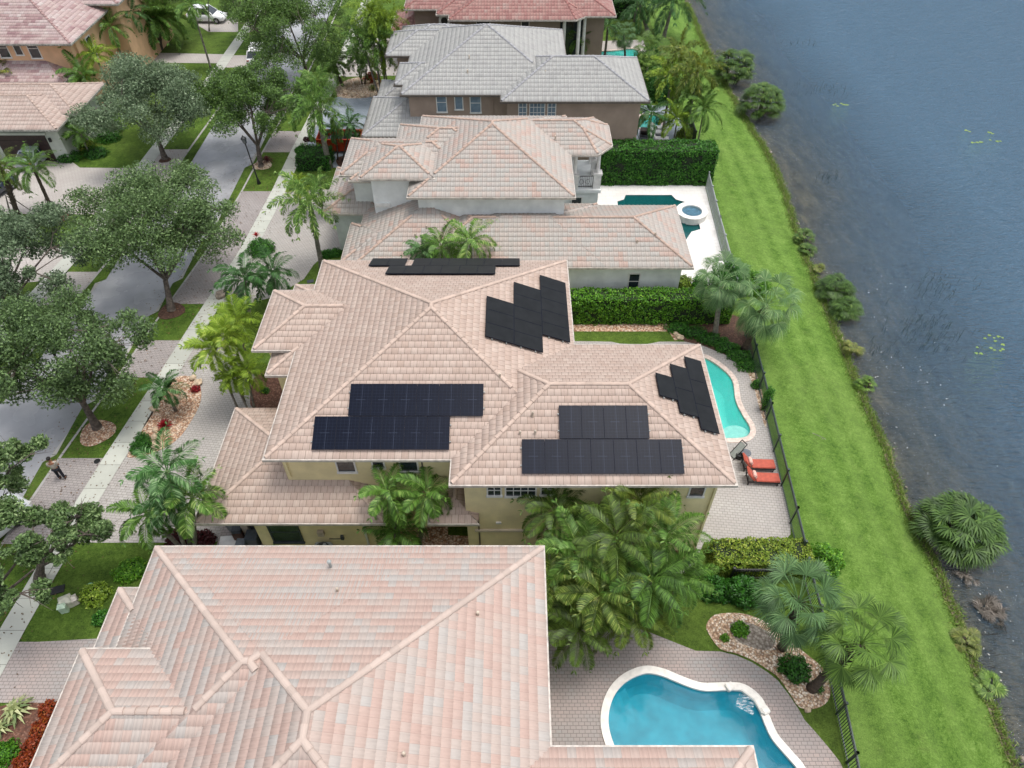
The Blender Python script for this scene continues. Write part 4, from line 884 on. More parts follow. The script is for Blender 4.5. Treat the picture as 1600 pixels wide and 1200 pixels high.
def oak(label, base, crown, rx, ry, rz, mat, nb=46, n=15000, lean=None, L=.185, group='street oaks', cat='tree', lw=.085):
    base = Vector(base); cr = Vector(crown); e = empty('oak_tree', base, 0, label, cat, group)
    if rx > 4: cr = cr + Vector((0, 0, -.15)); rx *= .98; ry *= .98; nb = int(nb * 1.1)
    c = cr - base; cs = []; rs = []
    for i in range(nb):
        d = Vector(rdirs(1, .35)[0]); rr = .35 + .72 * random.random() ** .7
        cs.append((c.x + d.x * rx * rr, c.y + d.y * ry * rr, c.z + d.z * rz * rr)); rs.append((.5 + 1.0 * random.random() ** 1.4) * (rx + ry) / 9.5)
    n = int(n * 2.2); V, F = leafball(cs, rs, n, L, lw, .7, .15, .75)
    link('crown', npmesh('crown', V, F), mat, e)
    mb = MB(); fork = Vector((c.x * .3, c.y * .3, max(1.6, c.z * .38))); mb.tube([(0, 0, -.05), Vector((c.x * .08, c.y * .08, .5)), fork * .6, fork], [.30, .22, .18, .15], 10)
    prim = []
    for i in range(7):
        a = i * 6.283 / 7 + random.random() * .5; q = .5 + .25 * random.random()
        t = Vector((c.x + rx * q * math.cos(a) * .8, c.y + ry * q * math.sin(a) * .8, c.z + rz * (random.random() * .5 - .15)))
        m = fork.lerp(t, .5) + Vector((0, 0, -.25 + .3 * random.random())); mb.tube([fork - Vector((0, 0, .15)), m, t], [.11, .075, .035], 6); prim += [m, t, fork.lerp(m, .6)]
    for q in cs:
        q = Vector(q); s = min(prim, key=lambda p: (p - q).length + max(0, p.z - q.z)); mid = s.lerp(q, .55) + Vector(rdirs(1)[0]) * .2
        mb.tube([s, mid, q], [.04, .025, .01], 4, False)
        for _ in range(2): mb.tube([mid, q + Vector(rdirs(1)[0]) * .7], [.02, .006], 3, False)
    mb.build('trunk', 'bark', e); return e
def ocr(px, py, h): return at(px, py, h)
oak('broad grey-green oak leaning over the far sidewalk by the garage wing', at(258, 248), at(222, 152, 5.0), 5.9, 4.6, 2.3, 'oak_g', 60, 24000)
oak('rounded bright green oak by the black lamp post near the bend', at(408, 260), at(393, 160, 4.6), 4.6, 3.7, 2.6, 'oak_b', 46, 17000)
oak('largest sparse oak over the street, rooted in dark mulch', at(268, 485), at(243, 335, 5.0), 6.1, 5.0, 2.3, 'oak_m', 62, 21000)
oak('leaning oak rooted in a gravel ring on the mown verge', at(152, 668), at(84, 548, 5.2), 5.0, 3.7, 2.1, 'oak_m', 50, 18000)
oak('grey-green oak on the far verge opposite the dark mulch oak', at(-25, 560), at(20, 395, 5.0), 4.4, 4.2, 2.2, 'oak_g', 44, 14000)
oak('tall open oak at the top of the street above the date palm', at(482, 122), at(455, 38, 5.5), 6.2, 5.4, 3.0, 'oak_b', 60, 20000)
oak('oak shading the white car nearest the camera', at(-60, 880), at(-24, 745, 5.2), 2.9, 2.3, 1.5, 'oak_m', 34, 11000)
oak('small sparse oak beside the near sidewalk above the utility boxes', at(62, 905), at(88, 836, 4.2), 2.1, 1.5, 1.2, 'oak_m', 34, 6400)
oak('low oak crown overhanging the sidewalk at the picture edge', at(-60, 1010), at(2, 905, 4.6), 2.1, 1.9, 1.2, 'oak_m', 26, 5200)
oak('dark oak behind the white car in the far driveway', at(352, 20), at(395, -8, 5), 4.6, 3.6, 2.4, 'oak_b', 36, 9000)
oak('dense oak behind the plum roof at the top edge', at(225, 8), at(240, -20, 5), 4.6, 3, 2.4, 'oak_m', 30, 6000)

PALM_MESH = {}
def frond_pts(L, el, az, droop, n=14):
    p = Vector((0, 0, 0)); out = [p.copy()]; e = el
    for i in range(n):
        t = (i + 1) / n; e = el - droop * t ** 1.3
        p = p + Vector((math.cos(az) * math.cos(e), math.sin(az) * math.cos(e), math.sin(e))) * (L / n); out.append(p.copy())
    return out
def feather_crown(kind):
    """kind: (fronds, length, leaflet length, leaflet width, droop, hang, bushy, seed)"""
    if kind in PALM_MESH: return PALM_MESH[kind]
    nf, L, ll, lw, droop, hang, bushy, seed = kind; rnd = random.Random(seed); V = []; F = []
    for f in range(nf):
        az = f * 2.39996 + rnd.random() * .3; q = (f + .5) / nf; el = R(78) - q * R(95) + rnd.uniform(-.1, .1); dr = droop * (.7 + .6 * rnd.random()) * (.6 + .6 * q); Lf = L * (.85 + .25 * rnd.random())
        P = frond_pts(Lf, el, az, dr, 12); n = len(P) - 1
        for i in range(n):                     # rachis
            t = (P[i + 1] - P[i]).normalized(); s = t.cross(Vector((0, 0, 1))).normalized(); r = .022 * (1 - i / n) + .006; b = len(V)
            V += [P[i] + s * r, P[i] - s * r, P[i + 1] - s * r * .9, P[i + 1] + s * r * .9]; F.append((b, b + 1, b + 2, b + 3))
        m = int(Lf / (.028 if bushy > 1 else .032))
        for j in range(m):
            t0 = .14 + .86 * j / m; x = t0 * n; i = min(n - 1, int(x)); p = P[i].lerp(P[i + 1], x - i); t = (P[i + 1] - P[i]).normalized()
            s = t.cross(Vector((0, 0, 1)))
            if s.length < .1: s = Vector((math.sin(az), -math.cos(az), 0))
            s.normalize(); up = s.cross(t).normalized(); env = math.sin(min(1, (t0 - .08) * 1.25) * math.pi) ** .5 if t0 < .95 else .45
            for sd in (-1, 1):
                a = rnd.uniform(-bushy, bushy) * 1.5 + .15; lw_ = lw * rnd.uniform(.7, 1.2)
                d = (s * sd * math.cos(a) + up * math.sin(a) + t * (.55 + .5 * t0)).normalized(); l = ll * env * rnd.uniform(.85, 1.1)
                m1 = p + d * l * .55; d2 = (d + Vector((0, 0, -hang))).normalized(); e2 = m1 + d2 * l * .45; wv = d.cross(up).normalized() * lw_ * .5; wv = (wv + up * lw_ * .3)
                b = len(V); V += [p, m1 + wv, e2, m1 - wv]; F.append((b, b + 1, b + 2, b + 3))
    PALM_MESH[kind] = npmesh('crown', [tuple(v) for v in V], F); return PALM_MESH[kind]
def fan_leaf(V, F, o, d, up, r, rnd, seg=26, spread=2.3, hang=.5):
    s = d.cross(up).normalized(); up = s.cross(d).normalized()
    for k in range(seg):
        a = (k / (seg - 1) - .5) * 2 * spread * .98; l = r * (1 - .22 * abs(a) / spread) * rnd.uniform(.9, 1.08)
        dd = (d * math.cos(a) + s * math.sin(a)).normalized(); ww = s * math.cos(a) - d * math.sin(a); z = up * (.05 * r * (1 if k % 2 else -1))
        wd = r * 2.2 * spread / seg * .26; m = o + dd * l * .55 + z + up * .1 * r * math.cos(a); e = o + dd * l * .95 - Vector((0, 0, 1)) * hang * r * rnd.uniform(.15, .45)
        b = len(V); V += [o, m + ww * wd, e, m - ww * wd]; F.append((b, b + 1, b + 2, b + 3))
def fan_crown(kind):
    """kind: (leaves, petiole, leaf radius, lowest elevation, hang, seed)"""
    if kind in PALM_MESH: return PALM_MESH[kind]
    nl, pet, r, low, hang, seed = kind; rnd = random.Random(seed); V = []; F = []
    for f in range(nl):
        az = f * 2.39996 + rnd.random() * .4; q = (f + .5) / nl; el = R(80) - q * (R(80) - low) + rnd.uniform(-.12, .12)
        P = frond_pts(pet * rnd.uniform(.8, 1.15), el, az, .35 + .3 * q, 4)
        for i in range(4):
            t = (P[i + 1] - P[i]).normalized(); s = t.cross(Vector((0, 0, 1))).normalized() * .02; b = len(V); V += [P[i] + s, P[i] - s, P[i + 1] - s, P[i + 1] + s]; F.append((b, b + 1, b + 2, b + 3))
        d = (P[-1] - P[-2]).normalized(); d = (d + Vector((0, 0, -.25))).normalized(); s = d.cross(Vector((0, 0, 1))).normalized(); fan_leaf(V, F, P[-1], d, s.cross(d), r * rnd.uniform(.85, 1.1), rnd, 40, 1.7, hang)
    PALM_MESH[kind] = npmesh('crown', [tuple(v) for v in V], F); return PALM_MESH[kind]
KIND = dict(
    foxtail=(17, 2.6, .44, .05, 1.75, .5, 1.2, 3), royal=(17, 2.9, .6, .05, 1.7, .8, .6, 4), adonidia=(15, 1.9, .50, .040, 2.0, .75, .2, 5),
    areca=(16, 2.0, .62, .045, 1.6, .35, .25, 6), coconut=(20, 2.9, .66, .036, 1.5, .75, .16, 7), date=(52, 2.8, .42, .06, 1.35, .2, .5, 8), king=(14, 2.3, .58, .045, 1.6, .75, .2, 9), robellini=(26, 1.3, .22, .045, 1.6, .2, .3, 10))
FANK = dict(sabal=(30, 1.25, .95, R(-45), .9, 11), bush=(24, .8, .8, R(-10), .6, 12), saw=(14, .55, .62, R(5), .3, 13))
def palm(label, base, top, kind, mat, scale=1., tr=.13, trunk='ptrunk', shaft=False, group=None, rz=None, cat='palm', name='palm_tree', bent=0., boots=False):
    base = Vector(base); top = Vector(top); e = empty(name, base, 0, label, cat, group); d = top - base
    me = feather_crown(KIND[kind]) if kind in KIND else fan_crown(FANK[kind])
    cr = bpy.data.objects.new('crown', me); COL.objects.link(cr); cr.parent = e; cr.location = d; cr.scale = (scale,) * 3; cr.rotation_euler = (random.uniform(-.08, .08), random.uniform(-.08, .08), rz if rz is not None else random.random() * 6.28)
    if not me.materials: me.materials.append(None)
    cr.material_slots[0].link = 'OBJECT'; cr.material_slots[0].material = M[mat]
    if d.length > .35:
        n = max(4, int(d.length / .35)); P = []; rr = []
        for i in range(n + 1):
            t = i / n; P.append(Vector((d.x * t + bent * math.sin(t * math.pi), d.y * t, d.z * t))); rr.append(tr * (1.35 if i == 0 else 1.0 - .28 * t) * (1 + (.07 if i % 2 else -.03)))
        mb = MB().tube(P, rr, 10)
        if boots:
            for i in range(int(d.length * 26)):
                t = .25 + .75 * random.random(); a = random.random() * 6.28; p = Vector((d.x * t + bent * math.sin(t * math.pi), d.y * t, d.z * t)) + Vector((math.cos(a), math.sin(a), 0)) * tr * .9
                mb.tube([p, p + Vector((math.cos(a) * .10, math.sin(a) * .10, .16))], [.03, .012], 4)
        mb.build('trunk', trunk, e, smooth=True)
        if shaft:
            u = d.normalized(); MB().tube([d - u * .75 * scale, d - u * .3 * scale, d + u * .1], [tr * .95, tr * 1.0, tr * .45], 10).build('crownshaft', 'shaft', e, smooth=True)
    return e
def pv(bpx, bpy_, cpx, cpy):
    """palm standing at a surveyed base whose crown centre shows at (cpx, cpy)"""
    b = at(bpx, bpy_); x, z = on_wall(cpx, cpy, b[1]); return b, Vector((x, b[1], max(.6, z)))
def pc_(cpx, cpy, h, dx=0, dy=0):
    c = at(cpx, cpy, h); return Vector((c[0] + dx, c[1] + dy, 0)), c
# palms round the solar house
palm('short palm on the gravel bed beside a red bromeliad', *pv(275, 642, 258, 608), 'adonidia', 'palm_d', .85, .09, group='palms in the front garden of the yellow house')
g = 'palms by the driveway corner of the yellow house'
palm('front garden palm with highest crown nearest the blush garage roof eave', *pv(305, 855, 300, 778), 'adonidia', 'palm_m', 1.12, .12, shaft=True, group=g)
palm('front garden palm with crown farthest up the driveway above red foliage', *pv(298, 852, 262, 738), 'adonidia', 'palm_d', 1.15, .12, shaft=True, group=g)
palm('front garden palm leaning out over the paving towards the lawn', *pv(285, 858, 232, 805), 'adonidia', 'palm_m', 1.05, .11, shaft=True, group=g)
palm('front garden palm hidden in the middle of the driveway cluster', *pv(292, 862, 262, 788), 'adonidia', 'palm_d', .9, .10, group=g)
g = 'palms in the side yard between the roofs'
palm('side yard palm beside the low blush roof hip, westernmost', *pv(628, 858, 606, 772), 'adonidia', 'palm_m', .95, .12, shaft=True, group=g)
palm('side yard palm under the solar house window by the entry roof', *pv(655, 852, 668, 772), 'adonidia', 'palm_m', 1.0, .12, shaft=True, group=g)
palm('side yard palm lowest of the three, almost touching the front roof', *pv(622, 868, 618, 832), 'adonidia', 'palm_m', 1.0, .12, group=g)
g = 'yellow-green palms beside the circular drive'
palm('yellow-green palm closest to the sidewalk verge', *pv(372, 640, 332, 545), 'areca', 'palm_y', .86, .07, group=g)
palm('yellow-green palm beside the blush roof corner, lowest crown', *pv(398, 640, 385, 580), 'areca', 'palm_y', .8, .07, group=g)
palm('yellow-green palm highest in its clump over the drive', *pv(382, 628, 352, 525), 'areca', 'palm_y', .75, .07, group=g)
palm('yellow-green palm just below the two dark palms', *pv(392, 590, 372, 500), 'areca', 'palm_y', .9, .08, group=g)
palm('small yellow-green palm in the middle of the clump by the drive', *pv(390, 645, 362, 588), 'areca', 'palm_y', .6, .06, group=g)
g = 'dark palms beside the pale blue house drive'
palm('dark green palm over the drive nearer the sidewalk', *pv(392, 505, 383, 437), 'adonidia', 'palm_d', 1.3, .10, group=g)
palm('dark green palm with a brown hanging frond beside the round bush', *pv(431, 470, 427, 428), 'adonidia', 'palm_d', 1.15, .10, group=g)
palm('tall foxtail palm on the lawn strip next to the pale blue house', *pv(503, 418, 484, 318), 'foxtail', 'palm_m', 1.18, .17, shaft=True)
palm('bright foxtail palm low in front of the cut dark hedge, streetward', *pv(470, 330, 468, 292), 'foxtail', 'palm_y', .62, .1)
palm('bright foxtail palm between the square hedge and the pale blue house', *pv(505, 335, 500, 288), 'foxtail', 'palm_m', .66, .1)
g = 'palms between the solar roof and the weathered roof'
palm('palm crown above the far solar array, streetward of the pair', *pc_(690, 388, 4.6), 'adonidia', 'palm_m', 1.1, .1, group=g)
palm('palm crown above the far solar array, lakeward of the pair', *pc_(735, 378, 5.2), 'adonidia', 'palm_m', 1.15, .1, group=g)
palm('low palm squeezed between the two touching palm crowns', *pc_(660, 393, 4.2), 'adonidia', 'palm_d', .8, .1, group=g)
# broad clump of coconut palms
g = 'coconut palms in the clump behind the blue pool'
CC = [(868, 800, 4.6, 'by the cream window wall of the yellow house', .86), (905, 868, 4.4, 'against the corner of the nearest roof', .95), (962, 838, 5.2, 'in the heart of the clump', 1.0), (998, 782, 5.2, 'with its tip against the solar house gutter', .95), (1042, 838, 4.8, 'nearest the bare yellow house corner', .9),
      (938, 930, 4.2, 'leaning out toward the paved deck', .95), (1020, 905, 4.4, 'over the grass beside the clipped hedge', 1.0), (905, 985, 3.0, 'drooping lowest over the pool paving', .82), (985, 958, 3.2, 'with hanging tips above the gravel edge', .85), (1065, 900, 3.6, 'closest to the small round shrubs', .75), (862, 905, 4.0, 'pressed against the nearest roof gutter', .8), (928, 800, 3.6, 'half hidden behind two taller crowns', .75), (960, 890, 3.4, 'with orange-brown lower fronds', .75)]
for i, (x, y, h, t, s) in enumerate(CC): palm('coconut palm ' + t, *pc_(x, y, h, random.uniform(-.4, .4), random.uniform(.0, .6)), 'coconut', ('palm_c', 'palm_m', 'palm_c', 'palm_o', 'palm_m')[i % 5], s * .86, .11, 'ptrunk', group=g)
# fan palms
palm('cabbage palm with pale trunk in the mulch behind the turquoise pool', *pv(1117, 524, 1128, 440), 'sabal', 'fan', .95, .17, boots=False, group='cabbage palms by the dark fence')
palm('cabbage palm leaning across the dark fence toward the lake', *pv(1163, 546, 1197, 478), 'sabal', 'fan', 1.12, .2, 'ptrunk_d', group='cabbage palms by the dark fence', boots=True)
palm('cabbage palm rising from the gravel bed by the blue pool', *pv(1222, 1012, 1248, 942), 'sabal', 'fan', 1.02, .18, 'ptrunk_d', group='cabbage palms by the blue pool', boots=True)
palm('cabbage palm tilted over the fence beyond the gravel bed', *pv(1268, 1076, 1345, 1005), 'sabal', 'fan_g', 1.0, .19, 'ptrunk_d', group='cabbage palms by the blue pool', boots=True)
g = 'slender palms behind the tall hedge'
for x, y, b, t, m, s in ((935, 160, 930, 'against the taupe wall nearest the grey roof window', 'palm_m', .85), (975, 168, 970, 'with a pale trunk beside the taupe wall', 'palm_m', .95), (1018, 178, 1010, 'crossing in front of the white loungers', 'palm_d', .95), (1058, 188, 1050, 'between the small pool and the dark fence', 'palm_y', .85), (1100, 170, 1088, 'at the lake end of the tall hedge', 'palm_m', .9)):
    palm('slender palm ' + t, *pv(b, 236, x, y), 'king', m, s * 1.1, .07, group=g)
g = 'golden feather palms by the grey-roofed house'
for x, y, h, s, t in ((1062, 88, 6, .8, 'highest, nearest the royal palm'), (1090, 112, 6, .9, 'on the lake side'), (1050, 118, 5, .85, 'on the house side'), (1082, 150, 4, .85, 'lowest, above the slender palms')):
    palm('golden feather palm, ' + t, *pc_(x, y, h), 'foxtail', 'palm_o' if h == 6 else 'palm_m' if h == 4 else 'palm_y', s * 1.3, .12, group=g)
palm('royal palm at the bank top leaning toward the lake', *pv(1037, 58, 1052, 4), 'royal', 'palm_d', 1.5, .2, group='royal palms at the top of the bank')
palm('royal palm with stubby trunk under its neighbour crown', *pv(1012, 50, 1000, 8), 'royal', 'palm_d', 1.2, .22, group='royal palms at the top of the bank')
palm('royal palm with pale trunk beside the far square hedge', *pv(992, 34, 998, -30), 'royal', 'palm_m', 1, .17, group='royal palms at the top of the bank')
palm('feather palm in front of the far house columns', *pc_(905, 62, 3.2), 'adonidia', 'palm_m', .95, .08)
palm('small fan palm with dark trunk beside the farthest pool', *pv(977, 92, 975, 55), 'sabal', 'fan', .75, .12, 'ptrunk_d')
palm('traveller palm standing before the farthest pool', *pv(945, 88, 950, 42), 'king', 'palm_d', .75, .14)
palm('fan palm behind the golden palms near the farthest pool', *pc_(1015, 78, 2.8), 'sabal', 'fan_g', .95, .12)
palm('squat fan palm in the shrubs below the grey roof corner', *pc_(1012, 105, 1.8), 'sabal', 'fan_g', .8, .12)
# street side, upper
g = 'palms in front of the grey-roofed house'
palm('big golden-tipped palm with thick grey trunk beside the orange skip', *pv(515, 262, 495, 168), 'foxtail', 'palm_m', 1.3, .24, shaft=True, group=g)
palm('tall palm above the skip with upright spear leaf', *pv(505, 225, 498, 130), 'royal', 'palm_m', .78, .14, group=g)
palm('dark palm with slim black trunks at the lakeward end of the skip', *pv(535, 252, 548, 195), 'adonidia', 'palm_d', .95, .07, 'ptrunk_d', group=g)
palm('slim palm behind the skip on the slate drive', *pv(528, 250, 525, 205), 'adonidia', 'palm_d', .75, .06, 'ptrunk_d', group=g)
g = 'clump of feathery palms by the stone ring'
for b, x, y, s, t, m in (((596, 152), 578, 22, .95, 'tallest crown of the clump', 'palm_y'), ((600, 150), 603, 34, .9, 'crown touching the red roof', 'palm_y'), ((594, 155), 566, 66, .9, 'middle crown on the street side', 'palm_m'), ((606, 155), 592, 66, .95, 'middle crown with thick trunk', 'palm_m'), ((566, 132), 556, 90, .7, 'low crown on thin dark trunk streetward', 'palm_m'), ((570, 132), 574, 98, .75, 'low crown on thin trunk above the stones', 'palm_m'), ((608, 152), 600, 92, .7, 'low crown beside the taupe wall', 'palm_y')):
    palm('feathery palm, ' + t, *pv(*b, x, y), 'foxtail', m, s * 1.15, .1 if s > .8 else .06, 'ptrunk' if s > .8 else 'ptrunk_d', group=g)
palm('small date palm on the verge beside the stone ring', *pv(538, 138, 518, 100), 'date', 'palm_m', .8, .16, 'ptrunk_d', boots=True)
palm('huge date palm with yellowing lower fronds in front of the peach house', *pv(250, 78, 245, 28), 'date', 'palm_m', 1.5, .3, 'ptrunk_d', boots=True)
g = 'feather palms crowding the peach house'
for x, y, h, s, m, t in ((172, 42, 5, .9, 'palm_m', 'behind the round window at the roof corner'), (150, 88, 4, .95, 'palm_y', 'with the lightest fronds by the arched window'), (130, 118, 3.6, .9, 'palm_m', 'over the low plum roof end'), (205, 20, 5, .8, 'palm_d', 'beside the huge date palm'), (300, 10, 6, .85, 'palm_m', 'above the white car')): palm('feather palm ' + t, *pc_(x, y, h), 'king', m, s * 1.25, .1, group=g)
palm('low palm by the porch of the pale green garage wing', *pc_(125, 208, 2), 'areca', 'palm_m', .85, .07)
palm('palm tuft against the peach garage wall at the edge', *pc_(2, 118, 3.5), 'king', 'palm_o', 1.0, .1)
palm('slim palm trunk standing before the white car', *pv(327, 49, 324, -25), 'king', 'palm_m', .8, .07)
def stakes(e, h=1.7):
    for i in range(3):
        a = i * 2.094 + .5; mb = MB().tube([(math.cos(a) * 1.0, math.sin(a) * 1.0, 0), (math.cos(a) * .12, math.sin(a) * .12, h)], .035, 6); mb.build('stake', 'ptrunk', e)
g = 'staked coconut palms on the lawn across the street'
b, t = pv(88, 342, 52, 262); e = palm('staked coconut palm leaning from a mulch ring toward the garage', b, t, 'coconut', 'palm_m', .82, .15, 'ptrunk_d', group=g); stakes(e)
b, t = pv(28, 336, 2, 262); e = palm('staked coconut palm beside the dark blue car', b, t, 'coconut', 'palm_c', .75, .2, 'ptrunk_d', group=g, boots=True); stakes(e)

# shore palmetto bushes
def fanbush(label, c, r, h, n, mat, cat='bush', dead=True, name='palmetto_bush', group='palmetto bushes along the shore', seed=1, leafr=.62):
    rnd = random.Random(seed); e = empty(name, c, 0, label, cat, group); V = []; F = []; VD = []; FD = []; mt = MB()
    nh = max(2, int(r * 2.6))
    heads = [(rnd.uniform(-1, 1) * r * .55, rnd.uniform(-1, 1) * r * .55, h * rnd.uniform(.35, .8)) for _ in range(nh)]
    for hx, hy, hz in heads:
        mt.tube([(hx * .4, hy * .4, -.5), (hx, hy, hz)], [.09, .07], 6)
        for q in range(n // nh):
            az = rnd.random() * 6.28; se = rnd.uniform(-.1, 1) ; ce = math.sqrt(1 - min(1, se * se)); d = Vector((math.cos(az) * ce, math.sin(az) * ce, se))
            o = Vector((hx * .5, hy * .5, hz * .6)); P = Vector((d.x * r * .78, d.y * r * .78, h * (.25 + .62 * se))) + Vector(rdirs(1)[0]) * .1; s = d.cross(Vector((0, 0, 1))).normalized(); b = len(V); V += [o + s * .015, o - s * .015, P - s * .015, P + s * .015]; F.append((b, b + 1, b + 2, b + 3))
            ax = Vector((math.cos(az), math.sin(az), .25 * se - .15)) + Vector(rdirs(1)[0]) * .3; ax.normalize(); nn = (d + Vector((0, 0, .4))).normalized(); fan_leaf(V, F, P, ax, (nn - ax * nn.dot(ax)).normalized(), leafr * rnd.uniform(.65, 1.2), rnd, 24, 2.3, .4)
    if dead:
        for q in range(int(n * .28)):
            az = rnd.random() * 6.28; d = Vector((math.cos(az), math.sin(az), rnd.uniform(-.4, 0))).normalized(); P = Vector((d.x * r * .6, d.y * r * .6, h * .3)); s = d.cross(Vector((0, 0, 1))).normalized(); fan_leaf(VD, FD, P, d, s.cross(d), leafr * .85, rnd, 12, 1.4, .9)
    link('foliage', npmesh('foliage', [tuple(v) for v in V], F), mat, e)
    if VD: link('dead_leaves', npmesh('dead_leaves', [tuple(v) for v in VD], FD), 'dead', e)
    mt.build('stem', 'ptrunk_d', e); return e
for i, (x, y, r, h, n, m, t) in enumerate(((1490, 838, 2.05, 2.2, 120, 'fan_dk', 'largest rounded palmetto, with grey dead fronds at its foot'), (1186, 176, 2.3, 2.9, 90, 'fan_dk', 'round palmetto on the bank above the rocks'), (1143, 124, 2.3, 3.2, 90, 'fan_dk', 'palmetto beside the golden feather palms'),
    (1303, 458, 1.25, 1.4, 46, 'fan_dk', 'palmetto with yellowish tips in the middle of the shoreline'), (1320, 488, 1.0, 1.1, 38, 'fan_dk', 'palmetto just below the yellow-tipped one'), (1330, 548, .6, .7, 18, 'fan_y', 'small straw-coloured palmetto at the water edge'), (1352, 602, .5, .6, 16, 'fan_g', 'tiny green palmetto tuft before the bare bank'),
    (1256, 375, .8, .9, 26, 'fan_dk', 'dark narrow palmetto at the bend of the bank'), (1262, 392, .5, .6, 14, 'fan_dk', 'little dark palmetto next to the narrow one'), (1278, 420, .4, .5, 10, 'fan_y', 'dry palmetto tuft above the yellow-tipped one'), (1508, 1000, .6, .5, 12, 'fan_y', 'flattened brownish palmetto on the lower bank'), (1545, 1072, .6, .5, 14, 'fan_g', 'green tuft near the bottom of the lower bank'))):
    c = at(x, y, -.8); fanbush(t, (c[0], c[1], -.9 if r < 2 else -.8), r * .95, h, int(n * (1.0 if r > 1.5 else 1.2)), m, seed=40 + i, dead=r > .8, leafr=.8 if r > 1.5 else .6 if r > .8 else .4)
def dead_heap(label, px, py, r, n, seed):
    c = at(px, py, -1); rnd = random.Random(seed); e = empty('dead_frond_heap', (c[0], c[1], -1.02), 0, label, 'dead fronds'); V = []; F = []
    for i in range(n):
        a = rnd.random() * 6.28; el = rnd.uniform(-.05, .7); d = Vector((math.cos(a) * math.cos(el), math.sin(a) * math.cos(el), math.sin(el))); o = Vector((rnd.gauss(0, r * .4), rnd.gauss(0, r * .3), rnd.uniform(.02, .2)))
        nn = Vector(rdirs(1, .8)[0]); fan_leaf(V, F, o, d, (nn - d * nn.dot(d)).normalized(), r * rnd.uniform(.5, .95), rnd, 9, .75, .35)
    link('fronds', npmesh('fronds', [tuple(v) for v in V], F), 'dead', e)
dead_heap('heap of grey dead palm fronds lying in the shallows', 1545, 955, .85, 34, 77); dead_heap('brown rotting fronds under the largest palmetto', 1508, 903, .6, 16, 78)

def bush(label, c, rx, ry, h, mat, n=None, L=.14, cat='shrub', name='shrub', group=None, box=False, core='hcore', W=None, fz=0):
    e = empty(name, (c[0], c[1], fz), 0, label, cat, group)
    if box:
        A_ = 4 * (rx + ry) * h + 4 * rx * ry; n = n or int(A_ * 150); V = []; per = [(2 * rx * h, 'S'), (2 * rx * h, 'N'), (2 * ry * h, 'W'), (2 * ry * h, 'E'), (4 * rx * ry, 'T')]
        w_ = np.array([p[0] for p in per]); ch = RNG.choice(5, n, p=w_ / w_.sum()); u, v = RNG.random(n) * 2 - 1, RNG.random(n)
        P = np.zeros((n, 3)); Nn = np.zeros((n, 3))
        for k, (ax, nx, ny, nz) in enumerate(((0, 0, -1, 0), (0, 0, 1, 0), (1, -1, 0, 0), (1, 1, 0, 0), (2, 0, 0, 1))):
            m = ch == k
            if ax == 0: P[m] = np.stack([u[m] * rx, np.full(m.sum(), ny * ry), v[m] * h], 1)
            elif ax == 1: P[m] = np.stack([np.full(m.sum(), nx * rx), u[m] * ry, v[m] * h], 1)
            else: P[m] = np.stack([u[m] * rx, (v[m] * 2 - 1) * ry, np.full(m.sum(), h)], 1)
            Nn[m] = (nx, ny, nz)
        off = np.array([.17 * mnoise.noise(Vector((p[0] * 1.1 + c[0], p[1] * 1.1 + c[1], p[2] * 1.1))) + .10 * mnoise.noise(Vector((p[0] * 3.1 + c[0], p[1] * 3.1 + c[1], p[2] * 3.1))) for p in P])
        P += Nn * (off[:, None] + (RNG.random((n, 1)) - .6) * .12); Dn = rdirs(n); V, F = leaf_quads(P, Dn, Nn + rdirs(n) * .75 + np.array([0, 0, .4]), L * (.7 + .6 * RNG.random(n)), (W or L * .6) * (.7 + .6 * RNG.random(n)))
        link('foliage', npmesh('foliage', V, F), mat, e); MB().bb(-rx + .07, -ry + .07, -.02, rx - .07, ry - .07, h - .07).build('core', core, e)
    else:
        n = n or int((rx * ry * 4 + (rx + ry) * h * 3) * 120 + 80); d = rdirs(n, .3); d[:, 2] = np.abs(d[:, 2]) if h < rx * 2.5 else d[:, 2]
        f = .8 + .35 * RNG.random(n); nz = np.array([mnoise.noise(Vector((q[0] * 2.2 + c[0], q[1] * 2.2 + c[1], q[2] * 2.2))) for q in d]); f *= 1 + .35 * nz
        P = d * f[:, None] * np.array([rx, ry, h * (1 if h < rx * 2.5 else .5)]); 
        if h >= rx * 2.5: P[:, 2] += h * .5
        V, F = leaf_quads(P, rdirs(n), d + rdirs(n) * .7 + np.array([0, 0, .5]), L * (.7 + .6 * RNG.random(n)), (W or L * .6) * (.7 + .6 * RNG.random(n)))
        link('foliage', npmesh('foliage', V, F), mat, e)
        q = .72; MB().lathe((0, 0, 0), [(.5 * rx * q, 0), (rx * q, h * .25), (rx * q * .9, h * .5), (rx * q * .45, h * .74), (.02, h * .8)], 12, 1, ry / rx).build('core', core, e, smooth=True)
    return e
